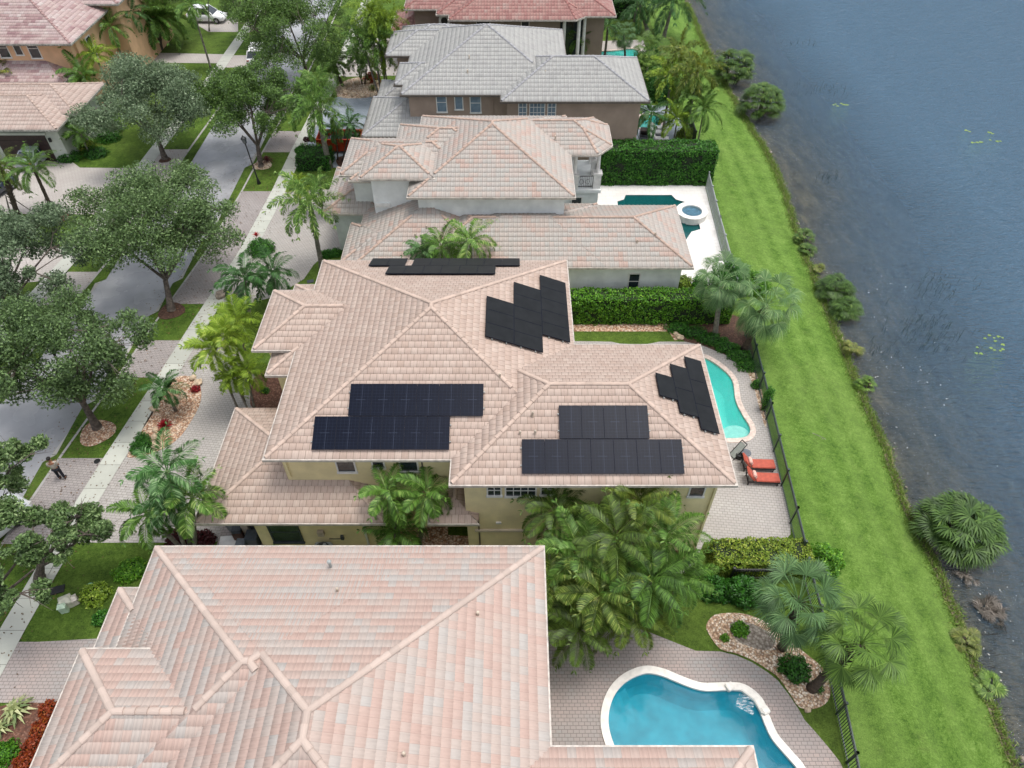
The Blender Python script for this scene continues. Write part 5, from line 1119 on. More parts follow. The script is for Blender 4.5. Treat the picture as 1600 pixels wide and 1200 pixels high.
# hedges
p0, p1 = at(937, 290), at(1101, 290); bush('tall dark clipped hedge behind the white travertine deck', ((p0[0] + p1[0]) / 2 + .3, p0[1] + .95), (p1[0] - p0[0]) / 2 + .25, .95, 3.0, 'hedge', 17000, .17, 'hedge', 'hedge', box=True)
p0, p1 = at(893, 507), at(1130, 507); bush('tall lime-topped hedge between the solar house and the pale blue house', ((p0[0] + p1[0]) / 2 + .1, p0[1] + .62), (p1[0] - p0[0]) / 2 + .3, .62, 2.05, 'hedge_l', 14000, .15, 'hedge', 'hedge', box=True)
p0 = at(1108, 895); p1 = at(1262, 895); bush('low olive clipped hedge at the end of the near paved deck', ((p0[0] + p1[0]) / 2 + .05, p0[1] + .55), (p1[0] - p0[0]) / 2 - .05, .68, 1.1, 'hedge_o', 9000, .12, 'hedge', 'hedge', box=True)
c = at(1282, 885); bush('lime rounded shrub ending the olive hedge beyond the fence', c, .85, .8, 1.3, 'hedge_l', 3200, .13)
c = at(1158, 928); bush('dark glossy round shrub below the olive hedge', c, .9, .7, .95, 'hedge', 3200, .15)
c = at(1112, 925); bush('small mid-green shrub between the coconut palms and the glossy shrub', c, .7, .6, .9, 'hedge', 1900, .14)
c = at(1090, 905); bush('leafy shrub at the foot of the bare yellow corner', c, .6, .5, .8, 'hedge_l', 1300, .14)
p0 = at(500, 268); bush('square dark cut hedge beside the white urn', (p0[0] - .5, p0[1] + 1.1), 1.35, 1.1, 1.25, 'hedge', 3200, .14, 'hedge', 'hedge', box=True)
c = at(985, 28); bush('bright square hedge beyond the red roof', (c[0] - 2, c[1] + 1), 2.4, 1.3, 2.2, 'hedge', 4200, .2, 'hedge', 'hedge', box=True)
for i, (x, y, t) in enumerate(((225, 690, 'trimmed ball shrub farthest from the driveway paving'), (216, 703, 'trimmed ball shrub nearest the sidewalk'), (231, 701, 'trimmed ball shrub next to the pale boulder'))):
    c = at(x, y); bush(t, c, .37, .37, .62, 'hedge', 1500, .07, group='trimmed ball shrubs on the gravel bed')
c = at(409, 392); bush('dark round bush topped by a red bromeliad near the foxtail palm', c, .95, .85, .8, 'hedge', 2200, .12)
for x, y, r, t in ((548, 385, .55, 'low dark shrub against the pale blue wall'), (512, 400, .45, 'low dark shrub nearest the foxtail trunk'), (525, 398, .4, 'low dark shrub between its two neighbours')): c = at(x, y); bush(t, c, r, .4, .5, 'hedge', 700, .12, group='low shrubs beside the pale blue house')
for x, y, r, h, m, t in ((134, 232, .9, .7, 'hedge_o', 'yellowish shrub at the garage wing corner'), (165, 205, 1.4, 1.2, 'hedge', 'dark shrub mass under the broad grey oak'), (120, 205, .8, 1.2, 'hedge_l', 'lime shrub by the garage wing porch')): c = at(x, y); bush(t, c, r, r * .8, h, m, int(1500 * r), .15)
# curving low hedge on the far garden
mb = [at(*q) for q in ((98, 248), (120, 250), (142, 247), (160, 238), (170, 225), (172, 212))]
for i in range(5):
    m = (mb[i] + mb[i + 1]) / 2; 
    if i % 2 == 0: bush(('curved low hedge end by the brown garage door', '', 'curved low hedge section at the lawn corner', '', 'curved low hedge end under the broad grey oak')[i], m, 1.0, .8, .65, 'hedge', 1500, .13, 'hedge', 'low_hedge', 'curved low hedge of the garage wing')
# ground cover hedge round the turquoise pool
gc = [(1058, 515), (1085, 522), (1110, 532), (1135, 545), (1155, 558), (1170, 574)]
for i, (x, y) in enumerate(gc):
    c = at(x, y); bush(('end of the ground-cover hedge by the pale stones', 'ground-cover hedge plant second from the stones', 'ground-cover hedge plant under the pale palm trunk', 'ground-cover hedge plant before the leaning palm', 'ground-cover hedge plant closest to the pool curve', 'ground-cover hedge plant touching the dark fence')[i], c, .78, .5, .42, 'hedge', 1300, .1, 'ground cover', 'ground_cover_shrub', 'ground-cover hedge round the turquoise pool')
c = at(1182, 604); bush('small round shrub in pale gravel by the dark fence', c, .34, .32, .45, 'hedge', 700, .08)
c = at(1193, 640); bush('slender conical cypress by the dark fence', c, .26, .26, 1.8, 'hedge', 1600, .08, 'cypress', 'cypress')
for x, y, r, h, m, t in ((1068, 445, .5, .6, 'hedge_o', 'yellow-green shrub at the pale blue house corner'), (1092, 448, .5, .8, 'hedge', 'dark shrub at the corner of the white deck'), (1140, 448, 1.3, 1.6, 'hedge', 'dense shrub behind the pale trunk palm'), (1175, 452, 1.0, 1.2, 'hedge_l', 'lime shrub between the fence and the palm crowns'), (1130, 535, .3, .4, 'hedge', 'small plant in the dark mulch between two palms'),
    (1030, 150, 1.7, 2.4, 'hedge', 'dark shrub under the golden feather palms'), (1012, 118, 1.7, 2.4, 'hedge', 'dark shrub below the grey roof corner'), (1070, 215, .8, .9, 'hedge_o', 'yellowish shrub beside the dark mesh fence'), (900, 90, 1.0, 1.2, 'hedge', 'shrub at the farthest pool end'),
    (1132, 998, .2, .22, 'hedge_l', 'little green plant on pale gravel'), (1155, 985, .38, .3, 'hedge_l', 'yellow-green creeping plant on pale gravel'), (1240, 1048, .62, .55, 'hedge', 'leafy green shrub under the gravel bed palm'), (1275, 1075, .28, .3, 'hedge', 'small shrub at the tilted palm foot'),
    (437, 848, .42, .45, 'hedge_l', 'bright shrub by the grey shutters'), (752, 850, .3, .35, 'hedge', 'small dark plant at the foot of the yellow side wall'), (795, 852, .35, .4, 'hedge_o', 'grassy plant under the cream band of the yellow wall'), (152, 932, .6, .7, 'palm_y', 'arching lime grass beside the nearest roof'), (162, 968, .4, .5, 'hedge', 'dark shrub tucked under the nearest eave'),
    (205, 893, .7, .45, 'hedge_l', 'feathery green shrub at the near roof corner'), (355, 495, .6, .7, 'palm_y', 'yellow-green clump at the sidewalk triangle'), (415, 612, .25, .35, 'hedge', 'small bush in the entry bed'), (582, 125, .8, .7, 'croton', 'rust-red shrub behind the stone ring'), (306, 610, .28, .3, 'red_leaf', 'small red plant behind the drive boulders'), (4, 1180, .6, .5, 'hedge_l', 'lime plant at the bottom corner')):
    c = at(x, y); bush(t, c, r, r * .9, h, m, int(2400 * r * max(r, h)) + 250, .13 if r > .3 else .08)
c = at(285, 838)
for x, y, t in ((282, 846, 'maroon foliage under the driveway corner palms'), (318, 846, 'maroon foliage nearest the blush garage roof')): c = at(x, y); bush(t, c, .6, .45, .6, 'maroon', 700, .16)
for i, (x, y, t) in enumerate(((78, 1110, 'orange-red croton beside the paved drive'), (66, 1140, 'orange-red croton second in the row'), (55, 1165, 'orange-red croton against the nearest eave'), (42, 1190, 'orange-red croton at the bottom edge'))): c = at(x, y); bush(t, c, .38, .36, .45, 'croton', 600, .12, group='crotons in the reddish mulch bed')
def spiky(label, c, r, n, mat, w=.07, up=.5, name='bromeliad', cat='plant', hang=.5, fz=0):
    e = empty(name, (c[0], c[1], fz), 0, label, cat); V = []; F = []
    for i in range(n):
        az = i * 2.39996; el = R(80) - (i / n) * R(65); d = Vector((math.cos(az) * math.cos(el), math.sin(az) * math.cos(el), math.sin(el))); s = Vector((-math.sin(az), math.cos(az), 0)) * w / 2
        p0 = Vector((0, 0, .03)); p1 = p0 + d * r * .6; p2 = p1 + (d + Vector((0, 0, -hang * 2))).normalized() * r * .5; b = len(V)
        V += [p0 - s * .7, p0 + s * .7, p1 + s, p1 - s, p2]; F += [(b, b + 1, b + 2, b + 3)]; b2 = len(V); V += [p1 - s, p1 + s, p2, p2]; F.append((b2, b2 + 1, b2 + 2, b2 + 3))
    link('leaves', npmesh('leaves', [tuple(v) for v in V], F), mat, e); return e
spiky('crimson bromeliad on the gravel bed', at(259, 667), .5, 44, 'red_leaf', .07, hang=.2); spiky('red bromeliad on top of the dark round bush', at(405, 382), .35, 24, 'red_leaf', .06, hang=.2, fz=.7)
spiky('striped cream and green agave in the reddish mulch', at(30, 1112), .85, 26, 'varieg', .13, name='agave', hang=.6); spiky('small striped agave at the picture corner', at(5, 1140), .6, 18, 'varieg', .1, name='agave', hang=.6)
spiky('dark spiky plant in the ring below the bright oak', at(418, 252), .7, 30, 'maroon', .08, name='cordyline'); spiky('green rosette among the ring stones', at(583, 140), .7, 24, 'fan_y', .1, name='agave')
def boulder(label, c, r, mat='rock', sz=(1, .8, .6), group=None, name='boulder', fz=0):
    bm = bmesh.new(); bmesh.ops.create_icosphere(bm, subdivisions=3, radius=r); sd = random.random() * 90
    for v in bm.verts: v.co *= 1 + .32 * mnoise.noise(v.co / r * 1.4 + Vector((sd, 0, 0))) + .1 * mnoise.noise(v.co / r * 4 + Vector((sd, 0, 0))); v.co = Vector((v.co.x * sz[0], v.co.y * sz[1], v.co.z * sz[2]))
    me = bpy.data.meshes.new(name); bm.to_mesh(me); bm.free(); me.polygons.foreach_set('use_smooth', np.ones(len(me.polygons), dtype=bool)); o = link(name, me, mat, None, (c[0], c[1], fz + r * sz[2] * .5)); o.rotation_euler = (0, 0, random.random() * 6); return tag(o, label, 'rock', group)
g = 'pale boulders on the gravel bed'
for x, y, r, t in ((246, 697, .34, 'pale boulder beside the trimmed balls, largest'), (243, 684, .24, 'pale boulder above the trimmed balls'), (243, 673, .2, 'pale boulder between the balls and the crimson bromeliad'), (310, 600, .3, 'yellowish boulder at the drive curve'), (302, 592, .24, 'pale boulder at the top of the gravel bed'), (240, 640, .22, 'pale boulder by the sidewalk under the short palm'), (283, 622, .2, 'pale boulder behind the short palm')): boulder(t, at(x, y), r, group=g, fz=.02)
g = 'stones round the planting ring'
for i in range(15):
    a = i / 15 * 6.283; c = at(574, 140); x, y = c[0] + 2.4 * math.cos(a), c[1] + 1.5 * math.sin(a); o = boulder('pale stone edging the palm ring on the verge', (x, y), .34, 'rock', group=g, name='edging_stone')
for x, y, r, t in ((1056, 523, .22, 'pale stone at the end of the ground-cover hedge'), (1062, 528, .26, 'pale stone between lawn strip and deck'), (1073, 519, .16, 'small white stone in the hedge end'), (1178, 588, .2, 'pale stone on the pool deck edge'), (348, 462, .45, 'grey boulder by the sidewalk under the dark palms'), (376, 465, .5, 'large grey boulder beneath the dark palms'), (1262, 1110, .15, 'small stone at the gravel bed tip')): boulder(t, at(x, y), r, 'grey_rock' if r > .4 else 'rock')
# bank rocks and debris
g = 'pale rocks along the waterline'
for i in range(34):
    y = 8 + 75 * ((i + random.random()) / 34); x = XS(y) + random.uniform(-.1, .45); r = random.uniform(.05, .14) * (1.5 if y > 50 else 1); boulder('pale weathered rock at the waterline', (x, y), r, 'grey_rock', group=g, name='shore_rock', fz=-1.0)

# reeds and lily pads in the lake
def reeds(label, px, py, rx, ry, n, h=.5):
    c = at(px, py, ZW); e = empty('reed_patch', (c[0], c[1], ZW), 0, label, 'reeds'); mb = MB()
    for i in range(n):
        x, y = RNG.normal() * rx, RNG.normal() * ry; l = random.uniform(.5, 1) * h; dx, dy = random.uniform(-.3, .3), random.uniform(-.3, .3); mb.tube([(x, y, -.3), (x + dx * .3, y + dy * .3, l * .6), (x + dx, y + dy, l)], [.016, .012, .006], 3, False)
    o = mb.build('stems', 'reed', e); o['kind'] = 'stuff'; return e
reeds('long sparse reed patch off the middle of the bank', 1450, 520, 1.2, 1.1, 90); reeds('reed patch farther out above the long one', 1465, 445, 1.2, .9, 50); reeds('faint reed patch far out on the lake', 1285, 140, 1.8, 1.0, 50); reeds('tiny reed tuft by the round palmetto', 1253, 70, .8, .5, 24); reeds('small reed tuft in the upper shallows', 1297, 277, .5, .4, 18); reeds('reed tuft near the largest palmetto', 1370, 545, .8, .5, 20)
def lilies(label, spots, r):
    c0 = at(*spots[0], ZW); e = empty('lily_patch', (c0[0], c0[1], ZW), 0, label, 'lily pads')
    for x, y in spots:
        c = at(x, y, ZW); mb = MB(); a0 = random.random() * 6; rr = r * random.uniform(.7, 1.15)
        V = [(c[0] - c0[0], c[1] - c0[1], .02)] + [(c[0] - c0[0] + rr * math.cos(a0 + t), c[1] - c0[1] + rr * .85 * math.sin(a0 + t), .02 + .02 * math.sin(2 * t)) for t in np.linspace(.25, 6.05, 14)]
        mb.add(V, [(0, i, i + 1) for i in range(1, 14)]); mb.build('lily_pad', 'lily', e)
lilies('lily pads nearest the camera, beside the long reed patch', [(1546, 524), (1553, 528), (1560, 526), (1566, 528), (1555, 533), (1539, 529), (1567, 539), (1548, 544), (1554, 547), (1563, 548), (1567, 546), (1527, 543), (1525, 552), (1533, 553)], .12)
lilies('small line of lily pads in the upper middle of the lake', [(1302, 164), (1306, 163), (1314, 162), (1319, 164), (1324, 164), (1309, 166)], .17); lilies('scattered lily pads far out on the lake', [(1510, 204), (1515, 206), (1546, 207), (1551, 209), (1520, 223), (1527, 223), (1547, 219), (1558, 221), (1563, 221), (1533, 222)], .17)
# weed and floating debris
k = simple('pale_debris', (200, 196, 184), .7, .1)
mb = MB()
for i in range(90):
    y = random.uniform(9, 42); x = XS(y) + abs(RNG.normal()) * 3 + .5; mb.box((x, y, ZW + .012), (random.uniform(.03, .1), random.uniform(.02, .05), .012), random.random() * 3)
o = mb.build('floating_debris', k); o['kind'] = 'stuff'; tag(o, 'white flecks of debris floating near the bank', 'debris')
# grass tufts along the bank edge
n = 30000; ys = RNG.random(n) * 92 + 4; xs = np.array([XS(y) for y in ys]) - .02 - RNG.normal(size=n) * .16 - np.where(RNG.random(n) < .3, RNG.random(n) * .5, 0)
P = np.stack([xs, ys, np.full(n, -.93) + RNG.random(n) * .05], 1); D = rdirs(n, 1.2); V, F = leaf_quads(P + D * .06, D, rdirs(n), .18 + .16 * RNG.random(n), .022 + .02 * RNG.random(n))
o = link('bank_grass', npmesh('bank_grass', V, F), leafmat('bank_blade', (78, 110, 38), (126, 156, 66), (170, 170, 104)))
o['kind'] = 'stuff'; tag(o, 'ragged grass blades along the waterline', 'grass')

# ------------------------------------------------------------------ FENCES
def fence(label, P, h, mat, spacing=.11, post=2.4, name='fence'):
    e = empty(name, (0, 0, 0), 0, label, 'fence'); pk = MB(); rl = MB()
    for a, b in zip(P, P[1:]):
        a, b = Vector(a), Vector(b); L = (b - a).length; d = (b - a) / L; rz = math.atan2(d.y, d.x); m = (a + b) / 2
        for z in (h - .02, h - .16, .15): rl.box((m.x, m.y, z), (L, .05, .045), rz)
        for i in range(int(L / spacing)): p = a + d * spacing * (i + .5); pk.box((p.x, p.y, h / 2), (.022, .022, h - .03), rz)
        n = max(1, round(L / post))
        for i in range(n + 1):
            p = a + d * L * i / n; MB().box((p.x, p.y, h / 2 + .03), (.075, .075, h + .1), rz).add(*((lambda q: (q.v, q.f))(MB().box((p.x, p.y, h + .1), (.11, .11, .06), rz)))).build('post', mat, e)
    pk.build('pickets', mat, e); rl.build('rail', mat, e); return e
fence('dark green metal fence between the turquoise pool deck and the bank', [(14.95, 33.6), (14.55, 26.5), (14.08, 19.6), (13.95, 17.7)], 1.35, 'bronze')
fence('grey metal fence beside the white travertine deck', [(15.75, 51.2), (15.4, 45), (15.2, 40.3), (15.05, 37.6)], 1.35, 'alu')
fence('dark metal fence between the blue pool deck and the bank', [(13.9, 16.9), (13.7, 12.2), (13.35, 8.5), (13.1, 6.5)], 1.2, 'bronze', .12)
fence('short dark fence panel below the olive hedge', [tuple(at(1140, 905))[:2], tuple(at(1212, 905))[:2], (13.9, 16.9)], .95, 'black', .13)
fence('dark mesh fence beside the small turquoise pool', [tuple(at(1072, 186))[:2], tuple(at(1084, 228))[:2]], 1.3, 'black', .12)

# ------------------------------------------------------------------ FURNITURE AND YARD OBJECTS
M['coral'] = simple('coral_cushion', (176, 84, 66), .8, .08, 5); M['pink'] = simple('pale_pink_pillow', (226, 186, 172), .8, .06, 5); M['wicker'] = simple('brown_wicker', (56, 44, 40), .7, .2, 12)
def chaise(label, c, rz, frame='black', cush='coral', pil='pink', group=None, back=R(52)):
    e = empty('sun_lounger', (c[0], c[1], 0), rz, label, 'sun lounger', group); mb = MB()
    mb.bb(-.45, -.33, .24, 1.25, -.28, .29); mb.bb(-.45, .28, .24, 1.25, .33, .29); mb.bb(-.45, -.3, .245, -.40, .3, .285); mb.bb(1.2, -.3, .245, 1.25, .3, .285); mb.build('frame', frame, e)
    for x in (-.38, 1.15):
        for y in (-.29, .29): MB().bb(x - .025, y - .025, 0, x + .025, y + .025, .25).build('leg', frame, e)
    MB().bb(.0, -.3, .29, 1.25, .3, .38).build('seat_cushion', cush, e, bevel=.03)
    b = MB().box((-.30, 0, .62), (.72, .6, .1), 0, 0, back).build('back_cushion', cush, e, bevel=.03)
    MB().tube([(-.4, -.3, .28), (-.56, -.3, .85)], .02, 6).tube([(-.4, .3, .28), (-.56, .3, .85)], .02, 6).build('back_frame', frame, e)
    if pil: MB().box((-.08, 0, .56), (.16, .42, .3), 0, 0, -R(30)).build('pillow', pil, e, bevel=.05)
    return e
g = 'coral sun loungers by the turquoise pool'
c = at(1170, 730); chaise('coral sun lounger nearest the side table', (c[0] + .05, c[1]), R(-2), group=g)
c = at(1175, 751); chaise('coral sun lounger nearer the camera, its pillow askew', (c[0] + .1, c[1]), R(-3), group=g)
c = at(1150, 711); e = empty('folded_chair', (c[0], c[1], 0), R(30), 'folded dark chair with grey sling by the pool', 'chair')
MB().tube([(-.4, -.2, 0), (.35, -.2, .9)], .022, 6).tube([(-.4, .2, 0), (.35, .2, .9)], .022, 6).tube([(.35, -.2, .9), (.35, .2, .9)], .03, 6).tube([(.3, -.2, 0), (-.2, -.2, .55)], .02, 6).tube([(.3, .2, 0), (-.2, .2, .55)], .02, 6).build('frame', 'black', e)
MB().box((.0, 0, .45), (.95, .36, .02), 0, 0, -R(50)).build('sling', 'alu', e)
c = at(1163, 716); e = empty('side_table', (c[0], c[1], 0), 0, 'round dark side table with grey top by the coral loungers', 'table')
MB().lathe((0, 0, 0), [(.2, 0), (.16, .06), (.05, .1), (.05, .46), (.12, .48)], 16).build('pedestal', 'black', e); MB().lathe((0, 0, 0), [(.25, .48), (.26, .5), (.24, .515)], 24).build('table_top', simple('slate_top', (96, 100, 106), .5, .15, 8), e)
mb = MB(); mb.lathe((-.32, .02, 0), [(.16, 0), (.2, .25), (.18, .34)], 12); mb.build('planter', 'black', e)
g = 'white loungers by the small pool'
for i, (x, y, t) in enumerate(((1022, 204, 'white lounger nearest the small pool'), (1021, 211, 'white lounger in the middle by the small pool'), (1022, 221, 'white lounger with dark blanket behind the tall hedge'))): chaise(t, at(x, y), R(-4), 'white', 'white', None, g, R(20))
c = at(1005, 215); e = chaise('dark wicker chair against the taupe wall', c, R(80), 'wicker', 'wicker', None, None, R(50))

def wheel(parent, x, y, r=.34, w=.24, spokes=5):
    wn = MB().lathe((0, 0, 0), [(r * .6, -w / 2), (r * .96, -w / 2), (r, -w / 2 + .03), (r, w / 2 - .03), (r * .96, w / 2), (r * .6, w / 2)], 22).build('wheel', 'black', parent); wn.location = (x, y, r); wn.rotation_euler = (R(90), 0, 0)
    mb = MB().lathe((0, 0, 0), [(r * .62, -w / 2 - .01), (r * .62, w / 2 + .01)], 18)
    mb.build('rim', simple('dark_rim', (80, 82, 86), .3, .1, 5, .8), wn)
    mb = MB()
    for s in (-1, 1):
        for i in range(spokes): a = i * 6.283 / spokes; mb.box((math.cos(a) * r * .3, math.sin(a) * r * .3, s * (w / 2 + .015)), (r * .58, .07, .02), a)
    mb.build('spokes', simple('silver_rim', (190, 192, 196), .3, .05, 5, .7), wn)
def car(label, c, rz, col, kind='suv', L=4.4, Wd=1.8, name='parked_car', cat='car', group=None):
    e = empty(name, (c[0], c[1], c[2] if len(c) > 2 else 0), rz, label, cat, group)
    paint = bpy.data.materials.get('paint_' + str(col))
    if paint is None: k = N('paint_' + str(col)); k.bsdf(col, .22, None, .6, 0, **{'Coat Weight': .6}); paint = k.m
    h = L / 2; H1 = .95; H2 = 1.62 if kind == 'suv' else 1.42
    # body: rows of cross-sections along x (front +x)
    sec = [(-h, .42, .78, .78), (-h + .12, .26, .96, .93), (-h + .6, .24, 1.02, 1.0), (-h + 1.4, .24, 1.0, 1.0), (0, .24, .98, 1.0), (h - 1.35, .24, .97, 1.0), (h - .5, .26, .86, .97), (h - .12, .30, .74, .88), (h, .42, .6, .72)]
    V = []; F = []; m = 10
    for x, z0, z1, wf in sec:
        w_ = Wd / 2 * wf
        V += [(x, -w_ * .9, z0), (x, -w_, z0 + .12), (x, -w_, (z0 + z1) / 2 + .05), (x, -w_ * .95, z1 - .06), (x, -w_ * .82, z1), (x, w_ * .82, z1), (x, w_ * .95, z1 - .06), (x, w_, (z0 + z1) / 2 + .05), (x, w_, z0 + .12), (x, w_ * .9, z0)]
    for i in range(len(sec) - 1): F += [(i * m + k2, i * m + (k2 + 1) % m, (i + 1) * m + (k2 + 1) % m, (i + 1) * m + k2) for k2 in range(m)]
    F += [tuple(range(m))[::-1], tuple(range((len(sec) - 1) * m, len(sec) * m))]
    bd = MB().add(V, F).build('body', paint, e, smooth=True)
    # greenhouse
    b = .95; xs_ = (-h + .25, -h + .75, h - 1.95, h - 1.15) if kind == 'suv' else (-h + .45, -h + 1.15, h - 2.2, h - 1.25); wb, wt = Wd / 2 * .9, Wd / 2 * .7
    g_ = [(xs_[0], b, wb), (xs_[1], H2 - .03, wt), (xs_[2], H2 - .03, wt), (xs_[3], b, wb)]
    V = [(x, -w_, z) for x, z, w_ in g_] + [(x, w_, z) for x, z, w_ in g_]; MB().add(V, [(0, 1, 2, 3), (7, 6, 5, 4), (0, 4, 5, 1), (2, 6, 7, 3)]).build('windows', 'glass', e)
    t = MB(); z = H2 - .03; t.add([(xs_[1] - .1, -wt - .02, z - .05), (xs_[2] + .1, -wt - .02, z - .05), (xs_[2] + .1, wt + .02, z - .05), (xs_[1] - .1, wt + .02, z - .05), (xs_[1] + .05, -wt * .9, z + .04), (xs_[2] - .05, -wt * .9, z + .04), (xs_[2] - .05, wt * .9, z + .04), (xs_[1] + .05, wt * .9, z + .04)], [(0, 1, 5, 4), (1, 2, 6, 5), (2, 3, 7, 6), (3, 0, 4, 7), (4, 5, 6, 7)])
    for s in (-1, 1):
        for (xa, za, wa), (xb, zb, wb2) in ((g_[0], g_[1]), (g_[3], g_[2])): t.tube([(xa, s * wa, za), (xb, s * wb2, zb)], .04, 5)
        t.tube([((xs_[1] + xs_[2]) / 2, s * wb, b), ((xs_[1] + xs_[2]) / 2, s * wt, H2 - .03)], .035, 5)
    t.build('roof', paint, e)
    for x in (-h + .85, h - .85):
        for y in (-Wd / 2 + .1, Wd / 2 - .1): wheel(e, x, y)
    for s in (-1, 1):
        MB().box((h - .12, s * Wd * .33, .66), (.16, .34, .13), s * -.3).build('headlight', 'white', e); MB().box((-h + .06, s * Wd * .36, .82), (.1, .26, .14)).build('tail_light', 'coral', e); MB().box((h - 1.45, s * (Wd / 2 + .06), 1.0), (.14, .16, .12)).build('mirror', paint, e)
    return e
c = at(326, 33); car('white hatchback parked in the far driveway under trees', (c[0], c[1], .02), R(-4), (232, 234, 236))
c = at(402, 92); car('white van on the street half under the tall open oak', (c[0] + .3, c[1], -.07), R(95), (236, 236, 236), 'suv', 4.8, 1.9)
c = at(-22, 838); car('white car at the kerb by the bottom edge oaks', (c[0] + .1, c[1], -.07), R(62), (222, 226, 230), 'suv', 4.5, 1.85)
c = at(-2, 305); car('dark blue car beside the staked coconut palm', (c[0] - .4, c[1], .02), R(70), (38, 48, 64), 'sedan', 4.4, 1.8)
c = at(2, 243); car('white car in front of the brown garage door', (c[0] - .9, c[1] - .2, .02), R(80), (228, 230, 232), 'suv', 4.4, 1.8)
c = at(62, 254); car('silver car hidden under the leaning coconut palm', (c[0] - .1, c[1] + .4, .02), R(86), (150, 156, 164), 'sedan', 4.3, 1.75)

# orange roll-off skip full of rubble
k = N('orange_paint'); k.bsdf(k.ramp(k.noise(1.6, 6), [(.3, (118, 40, 20)), (.6, (190, 66, 28)), (.8, (206, 84, 40))]), .5, k.bump(k.noise(9, 3), .2, .01), .4); M['orange'] = k.m
p0, p1 = at(498, 240), at(556, 240); L = p1[0] - p0[0] + .6; cx = (p0[0] + p1[0]) / 2 + .25; cy = p0[1] + .9
e = empty('skip', (cx, cy, 0), 0, 'long orange skip filled with dark rubble on the slate drive', 'skip')
mb = MB(); t = .06; mb.bb(-L / 2, -.85, .2, L / 2, -.85 + t, 1.25); mb.bb(-L / 2, .85 - t, .2, L / 2, .85, 1.25); mb.bb(-L / 2, -.79, .2, -L / 2 + t, .79, 1.25); mb.bb(L / 2 - t, -.79, .2, L / 2, .79, 1.25); mb.bb(-L / 2 + t, -.79, .2, L / 2 - t, .79, .26); mb.build('body', 'orange', e)
mb = MB()
for i in range(9): x = -L / 2 + L * (i + .5) / 9; mb.bb(x - .04, -.91, .2, x + .04, -.852, 1.2)
mb.bb(-L / 2 - .04, -.93, 1.2, L / 2 + .04, -.83, 1.31); mb.bb(-L / 2 - .04, .83, 1.2, L / 2 + .04, .93, 1.31); mb.build('ribs', 'orange', e)
mb = MB(); mb.bb(-L / 2 + .1, -.6, 0, L / 2 - .1, -.5, .2); mb.bb(-L / 2 + .1, .5, 0, L / 2 - .1, .6, .2); mb.build('skid', 'black', e)
mb = MB()
for i in range(60): mb.box((random.uniform(-L / 2 + .3, L / 2 - .3), random.uniform(-.6, .6), random.uniform(.75, 1.05)), (random.uniform(.1, .5), random.uniform(.05, .3), random.uniform(.04, .2)), random.random() * 3, random.random(), random.random())
o = mb.build('rubble', 'dgrey', None); o.location = (cx, cy, 0); o['kind'] = 'stuff'; tag(o, 'dark rubble heaped inside the orange skip', 'rubble')
MB().bb(-L / 2 + t, -.79, .26, L / 2 - t, .79, .8).build('load_floor', 'black', e)

# side yard: bins, heater, boxes, shutters, air conditioner
def bin_(label, c, col, h=1.0, w=.55):
    e = empty('wheelie_bin', (c[0], c[1], 0), random.uniform(-.1, .1), label, 'bin', 'bins beside the garage wall'); mt = simple('bin_%d' % col[0], col, .5, .1, 6)
    V = [(-w * .4, -w * .42, .06), (w * .4, -w * .42, .06), (w * .4, w * .42, .06), (-w * .4, w * .42, .06), (-w / 2, -w / 2, h), (w / 2, -w / 2, h), (w / 2, w / 2, h), (-w / 2, w / 2, h)]
    MB().add(V, [(3, 2, 1, 0), (0, 1, 5, 4), (1, 2, 6, 5), (2, 3, 7, 6), (3, 0, 4, 7), (4, 5, 6, 7)]).build('body', mt, e, bevel=.02); MB().bb(-w / 2 - .02, -w / 2 - .04, h, w / 2 + .02, w / 2 + .02, h + .07).build('lid', mt, e, bevel=.02)
    for x in (-w * .35, w * .35): MB().tube([(x - .03, w * .45, .1), (x + .03, w * .45, .1)], .1, 12).build('wheel', 'black', e)
bin_('tall dark grey bin at the corner of the yellow wall', (-12.6, 18.3), (66, 74, 82)); bin_('low grey bin at the front of the group', (-13.15, 18.05), (104, 112, 118), .7, .42); bin_('dark bin pushed in behind the tall grey one', (-12.6, 19.05), (50, 56, 64), 1.1, .52); bin_('dusty grey bin at the white board end', (-14.0, 19.3), (120, 124, 126), .7, .48)
e = empty('brown_crate', (-13.55, 18.85, 0), .1, 'brown box stack between two bins', 'box'); MB().bb(-.25, -.25, 0, .25, .25, .55).build('body', simple('brown_box', (92, 66, 54), .7, .15, 6), e, bevel=.02); MB().bb(-.22, -.22, .555, .22, .22, .8).build('upper_box', 'dgrey', e, bevel=.02)
o = MB().box((0, 0, .03), (.8, .6, .05), .1).build('white_board', 'white', None); o.location = (-14.1, 18.55, 0); tag(o, 'white board lying by the garage wall', 'board')
o = MB().bb(-.18, -.2, .02, .18, .2, 1.35).build('tan_cabinet', 'fascia', None, bevel=.02); o.location = (-13.12, 19.0, 0); tag(o, 'tan utility cabinet between the bins', 'cabinet')
sheet('patio', [(-14.6, 17.2), (-12.2, 17.2), (-12.2, 20.1), (-14.6, 20.1)], .017, 'paver_C')
c = at(511, 858); e = empty('air_conditioner', (c[0], 17.65, 0), 0, 'grey air conditioner with round fan beside the yellow wall', 'air conditioner')
MB().bb(-.42, -.42, .05, .42, .42, .82).build('cabinet', 'alu', e, bevel=.06); MB().lathe((0, 0, .825), [(.37, 0), (.37, .012)], 28).build('fan_opening', 'black', e)
mb = MB()
for i in range(5): a = i * 1.2566; mb.box((math.cos(a) * .17, math.sin(a) * .17, .85), (.3, .13, .012), a, .3)
for r_ in (.12, .2, .28, .36): mb.tube([(r_ * math.cos(t), r_ * math.sin(t), .87) for t in np.linspace(0, 6.283, 25)], .006, 4, False)
